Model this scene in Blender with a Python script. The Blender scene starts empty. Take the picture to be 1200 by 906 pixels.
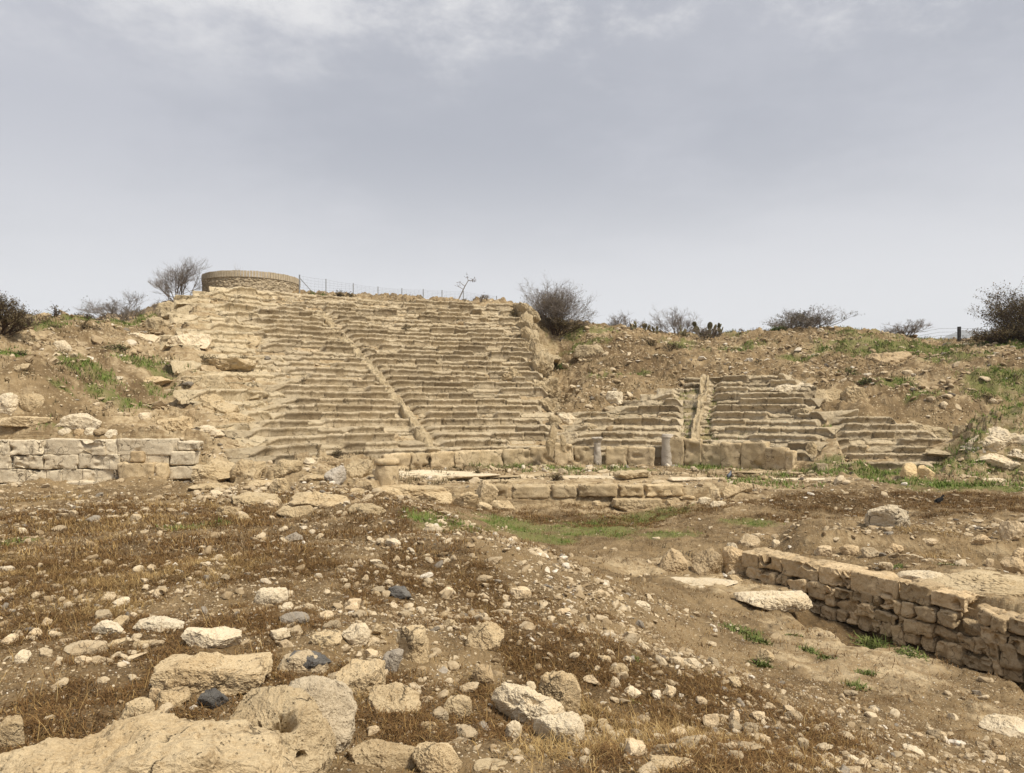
import bpy, math, random
import numpy as np
from mathutils import Vector

random.seed(7)
RNG = np.random.default_rng(11)
SC = bpy.context.scene
COL = SC.collection

# ------------------------------------------------------------------ camera numbers
W0, H0 = 1200.0, 906.0           # the photograph's size, used only to read directions off it
F = 880.0
HOR = 480.0
CZ = 1.65

def sstep(a, b, x):
    t = np.clip((np.asarray(x, float) - a) / (b - a), 0, 1)
    return t * t * (3 - 2 * t)

# ------------------------------------------------------------------ noise
def _hash(ix, iy, iz, seed):
    h = (ix.astype(np.uint32) * np.uint32(374761393) + iy.astype(np.uint32) * np.uint32(668265263)
         + iz.astype(np.uint32) * np.uint32(2147483647) + np.uint32((seed * 974711 + 12345) & 0xffffffff))
    h = (h ^ (h >> np.uint32(13))) * np.uint32(1274126177)
    h = (h ^ (h >> np.uint32(16))) * np.uint32(2246822519)
    h = h ^ (h >> np.uint32(13))
    return h.astype(np.float64) / 4294967295.0

def vnoise(p, seed=0):
    p = np.asarray(p, float)
    i = np.floor(p).astype(np.int64)
    f = p - i
    u = f * f * f * (f * (f * 6 - 15) + 10)
    r = 0
    for dx in (0, 1):
        wx = u[..., 0] if dx else 1 - u[..., 0]
        for dy in (0, 1):
            wy = u[..., 1] if dy else 1 - u[..., 1]
            for dz in (0, 1):
                wz = u[..., 2] if dz else 1 - u[..., 2]
                r = r + wx * wy * wz * _hash(i[..., 0] + dx, i[..., 1] + dy, i[..., 2] + dz, seed)
    return r * 2 - 1

def fbm(p, octaves=4, seed=0, gain=0.5, lac=2.03):
    p = np.asarray(p, float)
    a, s, n = 1.0, 0.0, 0.0
    for o in range(octaves):
        s = s + a * vnoise(p, seed + o * 17)
        n += a
        a *= gain
        p = p * lac + 3.17
    return s / n * 1.5

def fbm2(x, y, octaves=4, seed=0, gain=0.5):
    return fbm(np.stack([x, y, np.full_like(x, 0.37)], -1), octaves, seed, gain)

def worley(p, seed=0):
    """F1, F2 and cell id of a 3-D cell pattern."""
    i = np.floor(p).astype(np.int64)
    d1 = np.full(p.shape[:-1], 9.0); d2 = d1.copy(); cid = np.zeros(p.shape[:-1])
    for dx in (-1, 0, 1):
        for dy in (-1, 0, 1):
            for dz in (-1, 0, 1):
                cx, cy, cz = i[..., 0] + dx, i[..., 1] + dy, i[..., 2] + dz
                q = np.stack([cx + _hash(cx, cy, cz, seed), cy + _hash(cx, cy, cz, seed + 1), cz + _hash(cx, cy, cz, seed + 2)], -1)
                d = np.linalg.norm(p - q, axis=-1)
                idn = _hash(cx, cy, cz, seed + 3)
                m = d < d1
                d2 = np.where(m, d1, np.minimum(d2, d))
                cid = np.where(m, idn, cid)
                d1 = np.where(m, d, d1)
    return d1, d2, cid

# ------------------------------------------------------------------ the theatre's plan
CX, CY, R0 = 3.0, 21.0, 12.0      # centre of the orchestra and radius of the lowest seat
TREAD, RISE, ZS = 0.75, 0.42, 0.05

def theta_R(x, y):
    return np.arctan2(x - CX, y - CY), np.hypot(x - CX, y - CY)

def dir_x(x, y):                  # bearing as seen from the photographer's stand, in photo units
    return 600 + F * x / np.maximum(y, 0.1)

def seat_left(k):  return np.interp(k, [0, 3, 6, 10, 15, 21], [296, 306, 325, 318, 290, 335])
def seat_right(k): return np.interp(k, [0, 3.6, 4.4, 9, 10, 14, 21], [652, 650, 641, 635, 629, 624, 620])

def rock_left(k):  return np.interp(k, [0, 2, 4, 8, 14, 20, 21.5], [292, 272, 240, 222, 214, 236, 300])
def cavea_mask(x, y):
    th, R = theta_R(x, y)
    k = (R - R0) / TREAD
    b = dir_x(x, y)
    front = sstep(0.12, 0.3, k) * (y > CY)
    A = front * sstep(21.6, 20.6, k) * sstep(np.minimum(rock_left(k), seat_left(k) - 44) - 34, np.minimum(rock_left(k), seat_left(k) - 44) + 4, b) * sstep(seat_right(k) + 4, seat_right(k) - 3, b)
    kb = np.interp(b, [650, 700, 735, 770, 800], [4.0, 4.2, 5.4, 6.6, 7.6])
    B = front * sstep(kb + .6, kb - .3, k) * sstep(644, 652, b) * sstep(812, 800, b)
    kc = np.interp(b, [790, 820, 940, 965, 985, 1000], [7.4, 8.0, 8.0, 5.5, 2.0, -1.2])
    C = front * sstep(kc + .5, kc - .3, k) * sstep(782, 798, b) * sstep(1090, 1060, b)
    return np.maximum(np.maximum(A, B), C), k
def left_fringe(x, y, k): return sstep(seat_left(k) + 12, seat_left(k) - 8, dir_x(x, y)) * (dir_x(x, y) < 500)

# ------------------------------------------------------------------ ground control points (bearing, elevation, distance ahead)
CP = []
def cp(px, py, D): CP.append(((px - 600) / F * D, D, CZ - (py - HOR) / F * D))
def cw(x, y, z): CP.append((x, y, z))
# the mound the photographer stands on
for x, y, z in [(0, 0, 0), (-2, 1, 0), (2, 1, -.05), (4, 1, -.3), (-4, 3, 0), (0, 3, 0), (-1, 5, 0), (-3, 6, -.02), (-6, 6, -.05), (-1.5, 8, -.06),
                (-5, 10, -.15), (-9, 10, -.2), (-2, 11, -.2), (2.2, 3.2, -.25), (0.9, 3.6, -.05), (3.5, 3.5, -.62), (-1, 3.4, 0), (0.3, 6, -.12), (5, 2.5, -.85)]:
    cw(x, y, z)
for px, py, D in [(700, 690, 9.0), (620, 655, 9.6), (560, 630, 10.6), (500, 603, 13.4), (470, 590, 15.6), (800, 770, 6.8), (900, 832, 5.7), (1000, 890, 4.75),
                  (600, 740, 6.9), (640, 800, 5.3), (750, 850, 4.75), (450, 610, 12.5), (350, 590, 15.5), (100, 622, 11.8), (100, 590, 17.0), (250, 585, 18.0), (0, 600, 15.0)]:
    cp(px, py, D)
# the low ground to the right, the orchestra and the stage strip
for px, py, D in [(640, 615, 19.9), (600, 600, 22.0), (740, 600, 22.3), (700, 625, 18.3), (620, 640, 16.4), (760, 660, 15.4), (730, 680, 14.0), (800, 690, 13.4), (900, 740, 11.0), (870, 640, 16.6),
                  (850, 780, 8.6), (1000, 742, 11.0), (950, 800, 8.4), (1100, 790, 9.4), (1150, 870, 6.6), (1050, 840, 7.1), (1250, 860, 7.6),
                  (900, 600, 20.5), (1000, 582, 22.4), (1050, 610, 18.7), (1150, 600, 19.4), (1190, 570, 25), (1190, 547, 30), (950, 560, 26.0), (1050, 552, 28.5),
                  (950, 622, 16.6), (1050, 625, 16.2), (1180, 622, 16.6), (1050, 655, 13.8), (1150, 670, 12.8), (1250, 690, 11.4), (960, 648, 14.6)]:
    cp(px, py, D)
for px, D in [(470, 23.6), (560, 23.6), (660, 23.6), (760, 23.6), (860, 23.6)]: cp(px, 480 + 2.40 / D * 880, D)
for px, D in [(470, 28), (560, 30.5), (660, 31.5), (760, 32), (860, 31), (700, 28)]: cp(px, 480 + 2.43 / D * 880, D)
# field in front of the left wall, and the terrace above it
for px, py, D in [(0, 569, 23.6), (110, 570, 23.6), (220, 569, 23.6), (300, 570, 22.4), (400, 572, 20.5), (430, 584, 17.5),
                  (0, 511, 24.6), (110, 509, 24.6), (200, 508, 24.6), (50, 482, 25.0), (100, 470, 26.2), (110, 437, 28.5), (180, 428, 31), (230, 470, 30), (150, 400, 34), (190, 500, 26),
                  (270, 500, 28.5), (260, 530, 26), (330, 536, 26.5), (400, 545, 27), (230, 540, 25.2), (300, 550, 24), (420, 556, 24.5), (0, 470, 24.8), (0, 430, 26), (0, 385, 29), (50, 374, 34), (90, 378, 38),
                  (130, 384, 42), (165, 380, 45), (185, 366, 44), (250, 420, 38), (260, 395, 41.5), (250, 372, 46), (300, 372, 48)]:
    cp(px, py, D)
# hill behind the seats with the round terrace, and the earth slope to the right of the cliff
for px, py, D in [(240, 347, 53), (293, 346, 51), (345, 346, 52), (390, 348, 51), (440, 350, 50), (500, 353, 50), (560, 355, 49.5), (605, 358, 49),
                  (640, 385, 50), (690, 386, 50), (760, 392, 50), (830, 398, 50), (900, 392, 49), (950, 390, 48), (1010, 390, 47), (1060, 399, 47), (1098, 410, 46), (1125, 407, 46), (1180, 402, 43),
                  (642, 474, 37.5), (645, 438, 43.5), (652, 408, 48.5), (700, 460, 39), (720, 420, 45), (790, 445, 41.5), (800, 415, 46), (880, 420, 44), (880, 438, 40.5), (960, 430, 41), (960, 455, 36.5),
                  (1010, 470, 33.5), (1040, 440, 38), (1030, 420, 42), (1100, 440, 37), (1100, 480, 33.5), (985, 492, 33.8), (1040, 491, 33.8), (1100, 497, 33.0), (985, 545, 29.0), (1040, 545, 29.0), (1100, 543, 29.0), (1010, 518, 31.2), (1080, 519, 31.0), (1190, 440, 35), (1190, 490, 29.5), (1150, 520, 28.2), (1050, 505, 32.4), (1180, 545, 27.5), (1100, 545, 28),
                  (700, 408, 62), (850, 410, 62), (1000, 408, 60), (1180, 405, 58), (500, 365, 60), (300, 360, 62)]:
    cp(px, py, D)
for k in (3, 8, 13, 18):
    for b in (370, 470, 570):
        R = R0 + k * TREAD
        a, c = -1.4, 0.6
        for _ in range(40):
            m = (a + c) / 2
            if dir_x(CX + R * math.sin(m), CY + R * math.cos(m)) < b: a = m
            else: c = m
        cw(CX + R * math.sin(a), CY + R * math.cos(a), ZS + RISE * k - .4)
for x, y, z in [(-20, 80, 6), (0, 80, 6), (20, 80, 4.5), (40, 70, 4), (-45, 60, 5), (-35, 34, 4.0), (-22, 12, -.3), (-14, 4, -.1), (14, 4, -1.4), (16, 9, -1.2), (24, 22, -.6), (30, 32, 2.6)]:
    cw(x, y, z)
CP = np.array(CP)

# low retaining wall line on the right, and the trench in front of it
WL = np.array([(4.55, 14.75), (5.35, 13.35), (6.25, 11.8), (7.25, 10.0), (8.5, 7.7), (9.6, 5.6)])
def wall_coords(x, y):
    """distance along the wall line and signed distance in front of it (towards the mound)"""
    best = np.full(np.shape(x), 1e9); S = np.zeros(np.shape(x)); N = np.zeros(np.shape(x)); acc = 0
    for a, b in zip(WL[:-1], WL[1:]):
        L = np.hypot(*(b - a)); t = (b - a) / L
        u = np.clip((x - a[0]) * t[0] + (y - a[1]) * t[1], 0, L)
        qx, qy = x - (a[0] + u * t[0]), y - (a[1] + u * t[1])
        d = np.hypot(qx, qy)
        n = t[1] * qx - t[0] * qy           # right-hand side of the travel direction = towards the viewer's left
        m = d < best
        best = np.where(m, d, best); S = np.where(m, acc + u, S); N = np.where(m, np.sign(n) * d, N)
        acc += L
    return S, N

def steps_part(x, y):
    wl = sstep(24.15, 24.45, y) * sstep(-8.6, -9.6, x) * sstep(31, 26, y) * 1.45
    st = sstep(22.85, 23.0, y) * sstep(28, 24.5, y) * sstep(-5.2, -4.2, x) * sstep(7.4, 6.4, x) * 0.38
    S, N = wall_coords(x, y)
    rw_ = sstep(.02, -.22, N) * sstep(-4.0, -1.2, N) * sstep(-.2, .5, S) * .42
    bank = sstep(15.25, 15.55, y + .25 * np.sin(x * 1.3)) * sstep(21, 17, y) * sstep(905, 945, dir_x(x, y)) * .34
    return wl + st + rw_ + bank

C2 = 1.0
def _ker(dx, dy): return np.sqrt(dx * dx + dy * dy + C2)
_n = len(CP)
_A = _ker(CP[:, None, 0] - CP[None, :, 0], CP[:, None, 1] - CP[None, :, 1]) - 0.02 * np.eye(_n)
_P = np.c_[np.ones(_n), CP[:, 0], CP[:, 1]]
_M = np.block([[_A, _P], [_P.T, np.zeros((3, 3))]])
_sol = np.linalg.solve(_M, np.r_[CP[:, 2] - steps_part(CP[:, 0], CP[:, 1]), 0, 0, 0])
_w, _c = _sol[:_n], _sol[_n:]

def rbf(x, y):
    z = _c[0] + _c[1] * x + _c[2] * y
    for i in range(_n):
        z = z + _w[i] * _ker(x - CP[i, 0], y - CP[i, 1])
    return z

LIM = math.radians(46)
def H(x, y):
    """ground height without fine relief"""
    x = np.atleast_1d(np.asarray(x, float)); y = np.atleast_1d(np.asarray(y, float))
    a = np.arctan2(x, y); r = np.hypot(x, y)
    ac = np.clip(a, -LIM, LIM); rc = np.minimum(r, 78)
    xx, yy = rc * np.sin(ac), rc * np.cos(ac)
    z = rbf(xx, yy) + steps_part(xx, yy)
    M, k = cavea_mask(xx, yy)
    z = z - 1.15 * np.exp(-((dir_x(xx, yy) - 650) / 24) ** 2) * sstep(36.5, 41, yy) * sstep(50, 46.5, yy)
    z = z * (1 - M) + (ZS + RISE * np.clip(k, 0, 21) - 0.66) * M
    th_, R_ = theta_R(xx, yy); b_ = dir_x(xx, yy)
    O = sstep(12.14, 12.02, R_) * sstep(8.0, 9.6, R_) * sstep(23.4, 25.0, yy) * sstep(425, 445, b_) * sstep(985, 940, b_)
    z = z * (1 - O) + (-.80) * O
    S, N = wall_coords(xx, yy)
    lip = 1.60 + .22 * np.sin(S * 2.1) + .1 * np.sin(S * 5.3)
    tr = sstep(-.25, -.1, -N) * 0 + sstep(-.30, -.2, N) * sstep(lip + .12, lip - .12, N) * sstep(1.3, 2.0, S)
    z = z - tr * (.40 + .16 * sstep(1.5, 5, S))
    far = sstep(60, 130, r)
    z = z * (1 - far) + (-2.0) * far
    back = sstep(math.radians(60), math.radians(110), np.abs(a))
    z = z * (1 - back) + np.minimum(z, -0.3) * back * sstep(2, 6, r) + z * back * (1 - sstep(2, 6, r))
    return z

# zones of the ground: bare rock / rubble / brown litter / green
def G(px, py):
    """the point of the ground in a given direction from the photographer"""
    D = np.geomspace(2.2, 75, 900)
    x = (px - 600) / F * D; zs = CZ - (py - HOR) / F * D
    h = H(x, D)
    hit = np.nonzero(h >= zs)[0]
    i = hit[0] if len(hit) else len(D) - 1
    i = max(i, 1)
    d0, d1 = h[i - 1] - zs[i - 1], h[i] - zs[i]
    t = 0 if d1 == d0 else np.clip(-d0 / (d1 - d0), 0, 1)
    d = D[i - 1] + t * (D[i] - D[i - 1])
    return Vector(((px - 600) / F * d, d, float(H((px - 600) / F * d, d)[0])))

GREEN = [(600, 615, 45, 8), (700, 620, 60, 8), (745, 606, 60, 5), (885, 612, 40, 6), (510, 606, 30, 5), (640, 632, 40, 5), (780, 628, 40, 5), (545, 614, 30, 4),
         (105, 437, 36, 8), (180, 430, 48, 9), (135, 468, 30, 8), (95, 377, 34, 5), (35, 385, 22, 8), (125, 382, 18, 4), (62, 508, 26, 6), (190, 462, 20, 5), (10, 415, 16, 7), (75, 455, 22, 5),
         (690, 388, 36, 3), (685, 405, 30, 4), (715, 442, 25, 3), (750, 440, 15, 2), (800, 404, 22, 4), (865, 410, 34, 5), (925, 386, 40, 5), (1050, 408, 80, 10), (990, 402, 30, 5),
         (1000, 392, 25, 3), (1170, 445, 45, 18), (1180, 485, 40, 14), (1045, 450, 26, 7), (1085, 462, 30, 5), (1150, 512, 40, 5), (1040, 556, 130, 5), (960, 548, 40, 3), (1170, 545, 50, 4), (1130, 570, 80, 7), (930, 420, 14, 4),
         (1010, 500, 30, 4), (960, 508, 26, 4), (5, 640, 14, 8), (250, 618, 30, 4), (205, 622, 18, 3), (590, 548, 40, 2), (700, 552, 60, 2), (850, 547, 40, 2), (1120, 420, 40, 5), (1190, 405, 25, 4), (870, 500, 12, 3)]
BROWN = [(80, 665, 130, 35), (250, 650, 140, 30), (120, 610, 120, 18), (40, 720, 70, 20), (300, 735, 90, 20), (560, 720, 60, 30), (650, 760, 60, 30), (470, 690, 60, 25), (700, 820, 70, 40), (850, 860, 120, 35), (430, 800, 40, 30), (950, 590, 120, 14), (1120, 590, 110, 14), (700, 608, 160, 9),
         (150, 450, 80, 25), (100, 410, 80, 14), (330, 355, 70, 12), (700, 410, 60, 14), (760, 430, 60, 14), (1060, 445, 70, 18), (640, 400, 30, 14), (430, 362, 60, 5), (520, 660, 60, 20)]
PALE = [(905, 700, 60, 14), (840, 684, 60, 10), (1150, 690, 80, 18), (1180, 845, 50, 16), (300, 545, 90, 20), (400, 560, 60, 12), (190, 495, 60, 12), (200, 400, 70, 14), (1000, 770, 90, 25), (1060, 530, 90, 16), (1180, 525, 50, 14), (700, 560, 200, 10), (800, 590, 90, 8), (60, 405, 60, 15), (760, 660, 60, 10)]
def _ell(L):
    out = []
    for px, py, rx, ry in L:
        c = G(px, py); a = G(px, py - ry); b = G(px, py + ry)
        out.append((c.x, c.y, rx / F * c.y, max(abs(a.y - b.y) / 2, rx / F * c.y * .25)))
    return out
EG, EB, EP = _ell(GREEN), _ell(BROWN), _ell(PALE)
def patch_w(E, x, y, seed, freq=1.6, amp=.55):
    n = fbm2(x * freq, y * freq, 4, seed) * amp
    w = np.zeros_like(x)
    for cx, cy, rx, ry in E:
        d = np.sqrt(((x - cx) / rx) ** 2 + ((y - cy) / ry) ** 2)
        w = np.maximum(w, sstep(1.25, .55, d + n))
    return w
def brown_w(X, Y):
    return np.maximum(patch_w(EB, X, Y, 62, 1.1, .7), sstep(-.12, .3, fbm2(X * .9, Y * .9, 5, 64)) * sstep(22, 16, Y) * sstep(.55, .2, H(X, Y) * -1 - .4) * .85)
def ledge_w(x, y):
    b = dir_x(x, y); th, R = theta_R(x, y); k = (R - R0) / TREAD
    w = sstep(165, 205, b) * sstep(390, 340, b) * sstep(25.6, 26.3, y) * sstep(46, 42, y)
    w = np.maximum(w, sstep(225, 250, b) * sstep(470, 440, b) * sstep(22, 23.5, y) * sstep(31, 29, y))
    w = np.maximum(w, sstep(930, 965, b) * sstep(25.5, 27, y) * sstep(33.5, 31, y) * (b < 1300) * (1 - .6 * sstep(1140, 1110, b)))
    w = np.maximum(w, sstep(150, 180, b) * sstep(640, 612, b) * sstep(43.5, 45, y) * sstep(51, 49, y) * .8)
    w = np.maximum(w, sstep(640, 655, b) * sstep(700, 665, b) * sstep(37, 40, y) * sstep(47, 44, y) * .7)
    w = np.maximum(w, sstep(430, 445, b) * sstep(960, 900, b) * sstep(22.7, 23.0, y) * sstep(33.5, 32, y) * .12)
    return w

def relief(x, y):
    """fine relief added to the ground sheet"""
    r = np.hypot(x, y)
    L = ledge_w(x, y)
    S, N = wall_coords(x, y)
    z0 = H(x, y)
    n = fbm2(x * .35, y * .35, 3, 5)
    out = fbm2(x * .8, y * .8, 4, 21) * np.interp(r, [0, 8, 20, 40], [.04, .06, .10, .20]) * (1 - .5 * L)
    out = out + fbm2(x * 4.5, y * 4.5, 4, 31, .6) * np.interp(r, [0, 8, 20, 40], [.025, .035, .05, .09])
    slope_zone = sstep(24.5, 28, y) * (1 - cavea_mask(x, y)[0])
    out = out + np.maximum(0, fbm2(x * 1.7, y * 1.7, 3, 41)) * .28 * slope_zone
    rid = 1 - np.abs(fbm2(x * 1.1, y * 1.1, 5, 45, .55)) * 2.2; out = out + np.clip(rid, -.6, 1) * .17 * np.maximum(L, .35 * slope_zone) - .05 * L
    # weathered strata where bare rock shows
    s = np.where(y > 33, .42, .30)
    wv = fbm2(x * .22, y * .22, 3, 51) * .35 + fbm2(x * 1.6, y * 1.6, 3, 52) * .10
    q = (z0 + out * .55 + wv) / s
    fl = np.floor(q); fr = q - fl
    zt = s * (fl + sstep(.70, .96, fr)) - wv + out * .45
    out = out * (1 - L) + (zt - z0) * L
    cm_, ck_ = cavea_mask(x, y); out = out * (1 - cm_ * (.75 - .25 * left_fringe(x, y, ck_))); L = L * (1 - cm_ * .7)
    st_ = sstep(430, 450, dir_x(x, y)) * sstep(1000, 950, dir_x(x, y)) * sstep(22.9, 23.4, y) * sstep(33.4, 32.8, y) * sstep(12.3, 12.0, theta_R(x, y)[1])
    rn_ = sstep(940, 960, dir_x(x, y)) * sstep(1145, 1120, dir_x(x, y)) * sstep(28.2, 28.8, y) * sstep(34.5, 33.5, y)
    out = out * (1 - .65 * st_) * (1 - .6 * rn_); L = L * (1 - .8 * rn_)
    # keep the ground flat under the photographer's feet
    return out * sstep(.8, 2.5, r)

def ground_z(x, y):
    x = np.atleast_1d(np.asarray(x, float)); y = np.atleast_1d(np.asarray(y, float))
    return H(x, y) + relief(x, y)

# ------------------------------------------------------------------ mesh helpers
def link(o, parent=None):
    COL.objects.link(o)
    if parent is not None: o.parent = parent
    return o

def mesh_np(name, verts, faces, mat=None, smooth=True, mats=None, midx=None):
    """verts (n,3); faces (m,3|4) array or a list of such arrays"""
    me = bpy.data.meshes.new(name)
    if isinstance(faces, np.ndarray): faces = [faces]
    verts = np.asarray(verts, np.float32)
    me.vertices.add(len(verts)); me.vertices.foreach_set('co', verts.ravel())
    loops = np.concatenate([f.ravel() for f in faces]).astype(np.int32)
    cnt = np.concatenate([np.full(len(f), f.shape[1]) for f in faces]).astype(np.int32)
    me.loops.add(len(loops)); me.loops.foreach_set('vertex_index', loops)
    me.polygons.add(len(cnt))
    me.polygons.foreach_set('loop_start', np.r_[0, np.cumsum(cnt)[:-1]].astype(np.int32))
    me.polygons.foreach_set('loop_total', cnt)
    for m in (mats or ([mat] if mat else [])): me.materials.append(m)
    if midx is not None: me.polygons.foreach_set('material_index', np.asarray(midx, np.int32))
    me.polygons.foreach_set('use_smooth', np.full(len(cnt), bool(smooth)))
    me.update(calc_edges=True)
    return me

def obj(name, me, parent=None, loc=None, rot=None, label=None):
    o = bpy.data.objects.new(name, me)
    if loc is not None: o.location = loc
    if rot is not None: o.rotation_euler = rot
    if label: o['label'] = label
    return link(o, parent)

def tag(o, label, cat, group=None):
    o['label'] = label; o['category'] = cat
    if group: o['group'] = group
    return o

def thing(name, label, cat, loc=(0, 0, 0), rot=(0, 0, 0), group=None):
    o = bpy.data.objects.new(name, None); o.location = loc; o.rotation_euler = rot
    o.empty_display_size = .2
    link(o)
    return tag(o, label, cat, group)

def structure(o, kind='structure'):
    o['kind'] = kind; return o

def grid_faces(nu, nv, wrap_u=False):
    i = np.arange(nu if wrap_u else nu - 1)[:, None]; j = np.arange(nv - 1)[None, :]
    a = i * nv + j; b = ((i + 1) % nu) * nv + j
    return np.stack([a, b, b + 1, a + 1], -1).reshape(-1, 4)

def set_attr(me, name, arr):
    at = me.attributes.new(name, 'FLOAT_COLOR', 'POINT')
    at.data.foreach_set('color', np.asarray(arr, np.float32).ravel())

_ICO = {}
def ico(n):
    if n in _ICO: return _ICO[n]
    t = (1 + 5 ** .5) / 2
    V = np.array([(-1, t, 0), (1, t, 0), (-1, -t, 0), (1, -t, 0), (0, -1, t), (0, 1, t), (0, -1, -t), (0, 1, -t), (t, 0, -1), (t, 0, 1), (-t, 0, -1), (-t, 0, 1)], float)
    V /= np.linalg.norm(V[0])
    Fc = np.array([(0, 11, 5), (0, 5, 1), (0, 1, 7), (0, 7, 10), (0, 10, 11), (1, 5, 9), (5, 11, 4), (11, 10, 2), (10, 7, 6), (7, 1, 8), (3, 9, 4), (3, 4, 2), (3, 2, 6), (3, 6, 8), (3, 8, 9), (4, 9, 5), (2, 4, 11), (6, 2, 10), (8, 6, 7), (9, 8, 1)])
    for _ in range(n):
        e = np.sort(np.concatenate([Fc[:, [0, 1]], Fc[:, [1, 2]], Fc[:, [2, 0]]]), 1)
        u, inv = np.unique(e, axis=0, return_inverse=True); inv = inv.ravel()
        mid = V[u].sum(1); mid /= np.linalg.norm(mid, axis=1)[:, None]
        m = len(Fc); o = len(V)
        ab, bc, ca = inv[:m] + o, inv[m:2 * m] + o, inv[2 * m:] + o
        Fc = np.concatenate([np.c_[Fc[:, 0], ab, ca], np.c_[Fc[:, 1], bc, ab], np.c_[Fc[:, 2], ca, bc], np.c_[ab, bc, ca]])
        V = np.concatenate([V, mid])
    _ICO[n] = (V, Fc)
    return _ICO[n]

def rock_verts(seed, size=(1, 1, 1), sub=4, planes=9, cut=.72, rough=.10, fine=.02, box=0.0):
    """a weathered stone: a ball cut by random planes, then roughened; unit diameter times size"""
    V, Fc = ico(sub); r = np.random.default_rng(seed)
    P = V.copy()
    if box > 0:
        m = np.abs(P).max(1)[:, None]; P = P * (1 - box) + (P / m * .8) * box
    for _ in range(planes):
        n = r.normal(size=3); n /= np.linalg.norm(n)
        c = cut * r.uniform(.78, 1.18)
        d = P @ n - c
        P = P - np.where(d > 0, d * .93, 0)[:, None] * n
    P = P * .5 * np.array(size)
    s = float(np.mean(size)); o = r.uniform(0, 90, 3)
    N = P / np.linalg.norm(P, axis=1)[:, None]
    P = P + N * (fbm(P / s * 2.1 + o, 4, seed) * rough * s)[:, None]
    if fine: P = P + N * (fbm(P / s * 10 + o, 5 if sub > 4 else 3, seed + 7, .7) * fine * s)[:, None]
    return P, Fc

def block_verts(seed, size, n=10, rad=.06, rough=.03, chips=.06):
    """a squared, weathered building block"""
    r = np.random.default_rng(seed)
    g = np.linspace(-1, 1, n + 1)
    vs, fs, off = [], [], 0
    for ax in range(3):
        for sg in (-1, 1):
            a, b = np.meshgrid(g, g, indexing='ij')
            p = np.zeros((n + 1, n + 1, 3)); p[..., ax] = sg; p[..., (ax + 1) % 3] = a; p[..., (ax + 2) % 3] = b
            f = grid_faces(n + 1, n + 1)
            if sg < 0: f = f[:, ::-1]
            vs.append(p.reshape(-1, 3)); fs.append(f + off); off += (n + 1) ** 2
    P = np.concatenate(vs); Fc = np.concatenate(fs)
    key = np.round(P * 1e4).astype(np.int64)
    _, first, inv = np.unique(key, axis=0, return_index=True, return_inverse=True)
    P = P[first]; Fc = inv.ravel()[Fc]
    hs = np.array(size) / 2
    sk = r.uniform(-.03, .03, 6)
    P = P * hs
    rad = min(rad, hs.min() * .8)
    q = np.clip(P, -(hs - rad), hs - rad)
    d = P - q; L = np.linalg.norm(d, axis=1)[:, None]
    N = d / np.maximum(L, 1e-6)
    P = q + N * rad
    P[:, 0] += sk[0] * P[:, 2] + sk[1] * P[:, 1]; P[:, 2] += sk[2] * P[:, 0] + sk[3] * P[:, 1]; P[:, 1] += sk[4] * P[:, 0]
    o = r.uniform(0, 90, 3); s = hs.min() * 2
    P = P + N * (fbm(P / s * 1.3 + o, 4, seed) * rough)[:, None]
    ch = np.maximum(0, fbm(P / s * 1.1 + o + 9, 3, seed + 3) - .25)
    P = P - N * (ch * chips)[:, None]
    return P, Fc

class Bag:
    """collects pieces into ONE mesh"""
    def __init__(s): s.v, s.f, s.n, s.m = [], {}, 0, {}
    def add(s, V, Fc, m=0):
        k = Fc.shape[1]
        s.f.setdefault(k, []).append(Fc + s.n); s.m.setdefault(k, []).append(np.full(len(Fc), m))
        s.v.append(V); s.n += len(V)
    def tube(s, pts, rad, sides=5, m=0, cap=True):
        pts = np.asarray(pts, float); rad = np.broadcast_to(np.asarray(rad, float), (len(pts),))
        t = np.gradient(pts, axis=0); t /= np.linalg.norm(t, axis=1)[:, None] + 1e-9
        up = np.array([0, 0, 1.]) if abs(t[0, 2]) < .9 else np.array([1., 0, 0])
        u = np.cross(t, up); u /= np.linalg.norm(u, axis=1)[:, None] + 1e-9
        w = np.cross(t, u)
        a = np.linspace(0, 2 * math.pi, sides, endpoint=False)
        V = pts[:, None] + rad[:, None, None] * (np.cos(a)[None, :, None] * u[:, None] + np.sin(a)[None, :, None] * w[:, None])
        i = np.arange(len(pts) - 1)[:, None]; j = np.arange(sides)[None, :]
        A = i * sides + j; B = i * sides + (j + 1) % sides
        s.add(V.reshape(-1, 3), np.stack([A, B, B + sides, A + sides], -1).reshape(-1, 4), m)
    def box(s, c, sz, m=0, rz=0.0):
        x, y, z = np.array(sz) / 2
        V = np.array([(-x, -y, -z), (x, -y, -z), (x, y, -z), (-x, y, -z), (-x, -y, z), (x, -y, z), (x, y, z), (-x, y, z)])
        if rz:
            cs, sn = math.cos(rz), math.sin(rz); V = np.c_[V[:, 0] * cs - V[:, 1] * sn, V[:, 0] * sn + V[:, 1] * cs, V[:, 2]]
        s.add(V + np.array(c), np.array([(0, 3, 2, 1), (4, 5, 6, 7), (0, 1, 5, 4), (1, 2, 6, 5), (2, 3, 7, 6), (3, 0, 4, 7)]), m)
    def mesh(s, name, mats, smooth=True):
        if not isinstance(mats, (list, tuple)): mats = [mats]
        ks = sorted(s.f)
        return mesh_np(name, np.concatenate(s.v), [np.concatenate(s.f[k]) for k in ks], smooth=smooth, mats=mats,
                       midx=np.concatenate([np.concatenate(s.m[k]) for k in ks]))
    def build(s, name, mats, parent=None, smooth=True, loc=None, rot=None, label=None):
        return obj(name, s.mesh(name, mats, smooth), parent, loc, rot, label)

# ------------------------------------------------------------------ materials
def lin(r, g, b):
    f = lambda c: (c / 12.92 if c <= .04045 else ((c + .055) / 1.055) ** 2.4)
    return tuple(f(c / 255) for c in (r, g, b)) + (1,)

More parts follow.
